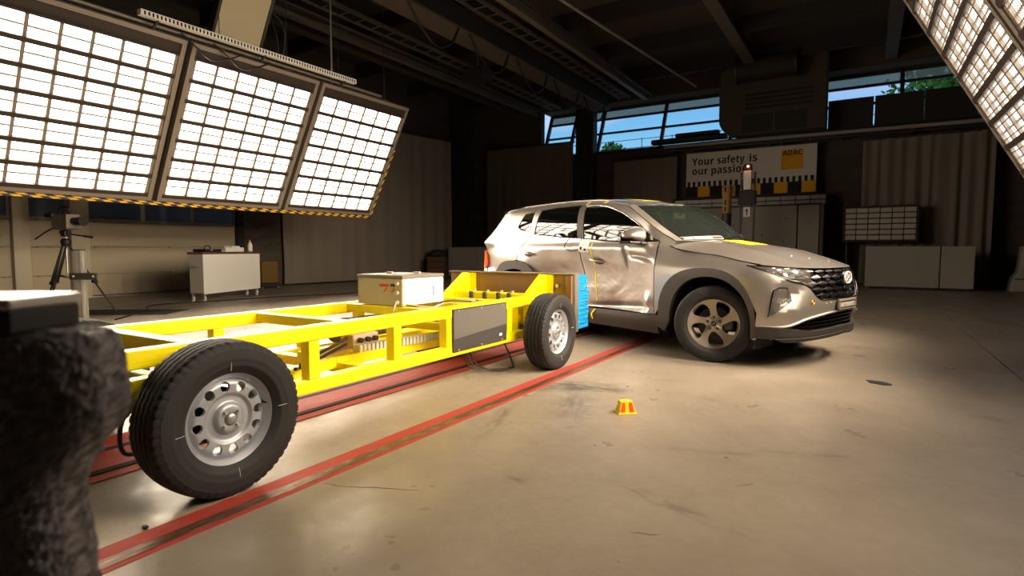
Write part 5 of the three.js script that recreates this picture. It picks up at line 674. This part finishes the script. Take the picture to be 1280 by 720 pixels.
for (const k of [1, -1]) { const m = sub('wing_mirror', car, [-0.8, 1.205, 1.03 * k]); const shell = new THREE.SphereGeometry(1, 24, 16); const p = shell.attributes.position; for (let i = 0; i < p.count; i++) { const x = p.getX(i), y = p.getY(i), z = p.getZ(i); p.setXYZ(i, (x > 0 ? x * 0.12 : x * 0.07), Math.sign(y) * Math.pow(Math.abs(y), 0.8) * (y > 0 ? 0.08 : 0.05) * (1 - 0.42 * z * k), Math.sign(z) * Math.pow(Math.abs(z), 0.75) * 0.15); } shell.computeVertexNormals();
  mesh('mirror_shell', shell, M.car_paint, m); mesh('lower_shell', rbox(0.15, 0.03, 0.28, 0.0, -0.062, 0, 0.016, 2), M.gloss_black, m); mesh('mirror_arm', rbox(0.1, 0.04, 0.2, 0.03, -0.066, -0.14 * k, 0.014, 2), M.gloss_black, m); mesh('mirror_glass', rbox(0.008, 0.1, 0.23, -0.066, 0, 0, 0.004), M.chrome, m); }
// --- interior and underbody
P('cabin_floor', [span(-3.3, -0.3, 0.3, 0.36, -0.72, 0.62), span(-3.45, 0.62, 0.26, 0.3, -0.6, 0.55)], M.car_interior); P('firewall', [span(-0.34, -0.3, 0.3, 1.0, -0.72, 0.7), span(0.62, 0.66, 0.3, 0.85, -0.6, 0.6)], M.car_interior); P('cabin_lining', [span(-3.3, -3.25, 0.36, 1.1, -0.7, 0.6)], M.car_interior);
P('door_lining', [panel([[-0.62, 0.42], [-2.4, 0.42], [-2.5, 1.18], [-0.62, 1.12]], (s, y) => { const p = W(s, y, -0.08, 1); return p; }, 0.1, 0), mirrorZ(panel([[-0.62, 0.42], [-2.4, 0.42], [-2.5, 1.18], [-0.62, 1.12]], Wn(-0.08), 0.15, 0))], new THREE.MeshStandardMaterial({ name: 'lining', color: 0x1a1816, roughness: 0.85, side: THREE.DoubleSide }));
P('dashboard', [rbox(0.42, 0.2, 1.36, -0.56, 1.0, 0, 0.06, 2), rbox(0.1, 0.12, 0.5, -0.72, 1.06, -0.36, 0.03, 2)], M.car_interior); P('headlining', patch((u, v) => { const p = roofPt(0.02 + 0.94 * u, 0.94 * (1 - 2 * v)); return [p[0], p[1] - 0.025, p[2]]; }, 16, 12, true), M.car_interior);
P('steering_wheel', [new THREE.TorusGeometry(0.18, 0.016, 10, 36).rotateY(PI / 2).rotateZ(0.4).translate(-0.88, 1.03, -0.36), rod([-0.88, 1.03, -0.36], [-0.7, 0.98, -0.36], 0.05), rbox(0.05, 0.06, 0.3, -0.87, 1.02, -0.36, 0.02, 2)], M.dark_plastic);
for (const [x, z] of [[-1.35, 0.36], [-1.35, -0.36]]) P('front_seat', [rbox(0.5, 0.16, 0.5, x + 0.15, 0.62, z, 0.06, 2), rbox(0.16, 0.66, 0.48, x - 0.14, 0.98, z, 0.06, 2, [0, 0, 0.2]), rbox(0.09, 0.18, 0.26, x - 0.25, 1.38, z, 0.04, 2, [0, 0, 0.15])], M.car_interior); P('rear_seat', [rbox(0.5, 0.18, 1.25, -2.2, 0.62, 0, 0.06, 2), rbox(0.16, 0.7, 1.25, -2.5, 0.98, 0, 0.06, 2, [0, 0, 0.25]), rbox(0.09, 0.16, 0.24, -2.62, 1.36, 0.34, 0.04, 2), rbox(0.09, 0.16, 0.24, -2.62, 1.36, -0.34, 0.04, 2)], M.car_interior);
P('rear_view_mirror', [rbox(0.03, 0.07, 0.24, -0.92, 1.455, 0, 0.012, 2), rod([-0.9, 1.46, 0], [-0.83, 1.54, 0], 0.012)], M.frame_grey);
P('wheel_housing', [-0.02, AXR].map((x) => [1, -1].map((k) => patch((u, v) => { const a = PI * (1.12 - 1.24 * u); return [x + 0.47 * Math.cos(a), 0.36 + 0.5 * Math.sin(a), k * lerp(0.55, 0.86, v)]; }, 20, 3, k > 0))).concat([-0.02, AXR].map((x) => [1, -1].map((k) => span(x - 0.48, x + 0.48, 0.3, 0.86, k * 0.54, k * 0.55)))), new THREE.MeshStandardMaterial({ name: 'housing', color: 0x12100f, roughness: 0.9, side: THREE.DoubleSide }));
P('axle', [rod([0, 0.36, -0.7], [0, 0.36, 0.7], 0.04), rod([AXR, 0.36, -0.7], [AXR, 0.36, 0.7], 0.04)], M.dark_steel);
// --- wheels
const cTyre = tyreGeometry(0.366, 0.242, 0.235, { zig: 30, grooves: [-0.062, -0.022, 0.022, 0.062], gw: 0.006, rings: [0.27, 0.345], n: 160, nT: 56 });
const alloyZ = curve1([[0.03, 0.035], [0.07, 0.03], [0.12, 0.04], [0.19, 0.06], [0.215, 0.068], [0.232, 0.07]]);
const alloyDisc = join(Array.from({ length: 5 }, (_, k) => { const half = PI / 5, c = k * 2 * half, fn = (a, r) => [Math.cos(a) * r, -Math.sin(a) * r, alloyZ(r) + 0.006 * Math.cos((a - c) * 5 + PI)], swirl = (r) => -(r - 0.08) * 1.5;
  const hole = Array.from({ length: 21 }, (_, i) => { const q = (i / 20) * PI; const r = 0.142 + 0.069 * Math.cos(q); return [(0.46 - 0.02 * Math.cos(q)) * Math.pow(Math.sin(q), 0.75), r]; }); // half width of the window at each radius
  return [1, -1].map((s) => panel([[0, 0.028], [half, 0.028], [half, 0.234], [0, 0.234], ...hole.map((p) => [p[0] * (0.85 + 0.5 * (p[1] - 0.08)) , p[1]])].map(([a, r]) => [c + s * a + swirl(r), r]), fn, 0.08, 0.03, 0.012)); }));
alloyDisc.scale(1.085, 1.085, 1); const alloyRing = latheZ([[0.2, -0.09], [0.2, 0.02], [0.212, 0.05], [0.226, 0.066], [0.236, 0.074], [0.24, 0.078], [0.238, 0.084], [0.228, 0.08], [0.216, 0.06], [0.2, 0.045], [0.192, 0.02], [0.192, -0.09], [0.2, -0.09]], 64).scale(1.085, 1.085, 1);
function carWheel(pos, steer, k, roll) {
  const w = sub('wheel', car, pos, [0, (k > 0 ? 0 : PI) + steer, 0]), spin = (o) => { o.rotation.z = roll; return o; };
  spin(mesh('tyre', cTyre, M.rubber, w)); spin(mesh('alloy_disc', alloyDisc, M.alloy, w)); mesh('rim_ring', alloyRing, M.alloy, w); mesh('brake_disc', latheZ([[0, -0.02], [0.155, -0.02], [0.155, 0.0], [0.08, 0.002], [0.075, 0.02], [0, 0.02]], 40), M.wheel_dark, w); mesh('brake_caliper', rbox(0.09, 0.16, 0.06, 0.13, 0.02, 0.0, 0.02, 2), M.dark_steel, w);
  mesh('centre_cap', latheZ([[0, 0.052], [0.024, 0.05], [0.03, 0.044], [0.032, 0.03]], 24), M.gloss_black, w); mesh('cap_ring', new THREE.TorusGeometry(0.026, 0.003, 6, 24).translate(0, 0, 0.051), M.steel, w); mesh('cap_letter', [rod([-0.008, -0.01, 0.052], [-0.005, 0.01, 0.052], 0.0022), rod([0.005, -0.01, 0.052], [0.008, 0.01, 0.052], 0.0022), rod([-0.006, 0, 0.052], [0.006, 0, 0.052], 0.0022)], M.steel, w);
  for (let i = 0; i < 5; i++) { const a = roll + 0.63 + (i * 2 * PI) / 5; mesh('wheel_nut', latheZ([[0.006, 0.036], [0.01, 0.042], [0.014, 0.04], [0.016, 0.03]], 6).translate(Math.cos(a) * 0.058, Math.sin(a) * 0.058, 0), M.wheel_dark, w); }
}
carWheel([0, 0.364, 0.8], 0.42, 1, 0.95); carWheel([0, 0.364, -0.8], 0.42, -1, 0.2); carWheel([AXR, 0.364, 0.79], 0, 1, 0.4); carWheel([AXR, 0.364, -0.79], 0, -1, 0.1);
tag(mesh('loose_cable', hose([W(-1.78, 1.24, 0.02), W(-1.84, 1.18, 0.03), W(-1.86, 1.1, 0.03), W(-1.75, 1.05, 0.02), W(-1.66, 1.06, 0.01)].map((p) => V(...p).applyAxisAngle(V(0, 1, 0), -0.2942).add(car.position).toArray()), 0.005, 30), M.black), 'thin black cable hanging on the dented rear door of the car', 'cable');
// ================= small things on the floor, and the near stand =================
{ const t = thing('floor_marker', 'small yellow wedge with two red stripes standing on the floor', 'marker', [-1.31, 0, -3.52], 0.72); const b0 = 0.062, b1 = 0.042, h = 0.075, fr = (u, y) => [lerp(-lerp(b0, b1, y / h), lerp(b0, b1, y / h), u), y];
  const body = new THREE.CylinderGeometry(b1 * 1.28, b0 * 1.28, h, 4, 1).rotateY(PI / 4).scale(1, 1, 0.7).translate(0, h / 2 + 0.006, 0); mesh('wedge', body.toNonIndexed(), std('marker_yellow', 0xf5d21a, 0.45), t); M.marker_yellow.flatShading = true; mesh('base_lip', [rbox(0.128, 0.008, 0.094, 0, 0.004, 0, 0.003)], M.marker_yellow, t);
  const zf = (y) => lerp(0.7 * b0 * 0.905, 0.7 * b1 * 0.905, y / h) + 0.0012; for (const s of [-1, 1]) mesh('red_stripe', extrude([[s * 0.016, 0.012], [s * 0.046, 0.012], [s * 0.034, 0.072], [s * 0.013, 0.072]], 0.0015).applyMatrix4(new THREE.Matrix4().makeRotationX(-Math.atan2(zf(0) - zf(h), h))).translate(0, 0.002, zf(0) + 0.0005), M.orange, t); }
tag(mesh('rubber_scrap', (() => { const g = new THREE.CylinderGeometry(0.085, 0.09, 0.008, 14); const p = g.attributes.position; for (let i = 0; i < p.count; i++) { const k = 1 + 0.25 * noise3(p.getX(i) * 12, 1, p.getZ(i) * 12); p.setXYZ(i, p.getX(i) * k, p.getY(i), p.getZ(i) * k * 0.6); } g.computeVertexNormals(); return g.rotateY(-0.4).translate(0.12, 0.004, -5.38); })(), M.dark_sheet), 'flat dark scrap lying alone on the floor right of the car', 'scrap');
tag(mesh('rubber_crumb', new THREE.DodecahedronGeometry(0.012, 0).scale(1.6, 0.6, 1).translate(-2.32, 0.006, -1.06), M.black_plastic), 'tiny black crumb beside the near trolley wheel', 'crumb');
{ // rough black stand close to the lens; its outline turns in under a rounded head
  const th = camera.rotation.y, F = V(-Math.sin(th), 0, -Math.cos(th)), Rr = V(Math.cos(th), 0, -Math.sin(th)), depth = 0.62;
  const half = 0.05, t = thing('rough_stand', 'blurred rough black stand with rounded head and silver top plate, close at left edge', 'stand', [0, 0, 0]);
  const base = F.clone().multiplyScalar(depth).add(Rr.clone().multiplyScalar(-0.5)); t.position.set(base.x, 0, base.z); t.rotation.y = th;
  // right-hand edge (local x) against height, read at the stand's distance
  const xr = curve1([[0, 0.02], [0.5, 0.015], [0.703, 0.016], [0.76, 0.01], [0.798, 0.008], [0.845, 0.028], [0.88, 0.056], [0.904, 0.065], [0.94, 0.062], [0.975, 0.05], [0.99, 0.03]]);
  const prof = (u, v) => { const y = v < 0.94 ? (v / 0.94) * 0.98 : 0.98 + 0.006 * Math.sin(((v - 0.94) / 0.06) * PI / 2), close = v < 0.94 ? 1 : Math.cos(((v - 0.94) / 0.06) * PI / 2), a = u * 2 * PI, r = xr(Math.min(0.99, y)), cx = r - 0.2, c = Math.cos(a), s = Math.sin(a); const q = 0.45, X = Math.sign(c) * Math.pow(Math.abs(c), q) * 0.2 * close, Z = Math.sign(s) * Math.pow(Math.abs(s), q) * half * close, n = 0.0022 * noise3(X * 30, y * 30, Z * 30) + 0.0016 * noise3(X * 90, y * 90, Z * 90) + 0.0016 * noise3(X * 190, y * 190, Z * 190); return [cx + X + c * n, y + (v > 0.93 ? n : 0), Z + s * n]; };
  const mottle = dataTex(512, 512, (u, v) => { const n = tileNoise(u, v, 14, 4, 11), q = tileNoise(u, v, 60, 2, 3), k = 0.3 + 0.22 * clamp01(0.5 + 1.5 * n) + 0.08 * q; return [k, k * 0.93, k * 0.92]; }, true); mottle.repeat.set(3, 4);
  std('rough_black', 0xffffff, 0.6, 0, { map: mottle, bumpMap: grainBump, bumpScale: 0.002 }); M.rough_black.bumpMap = grainBump.clone(); M.rough_black.bumpMap.repeat.set(6, 8);
  mesh('body', patch(prof, 150, 260, true), M.rough_black, t);
  mesh('base_plate', rbox(0.5, 0.02, 0.34, -0.2, 0.01, 0, 0.005), M.black_plastic, t); mesh('top_plate', rbox(0.3, 0.012, 0.1, -0.155, 1.016, 0, 0.004), M.alu, t); mesh('plate_pad', rbox(0.295, 0.026, 0.095, -0.155, 0.997, 0, 0.004), M.black_plastic, t); }
renderer.render(scene, camera);
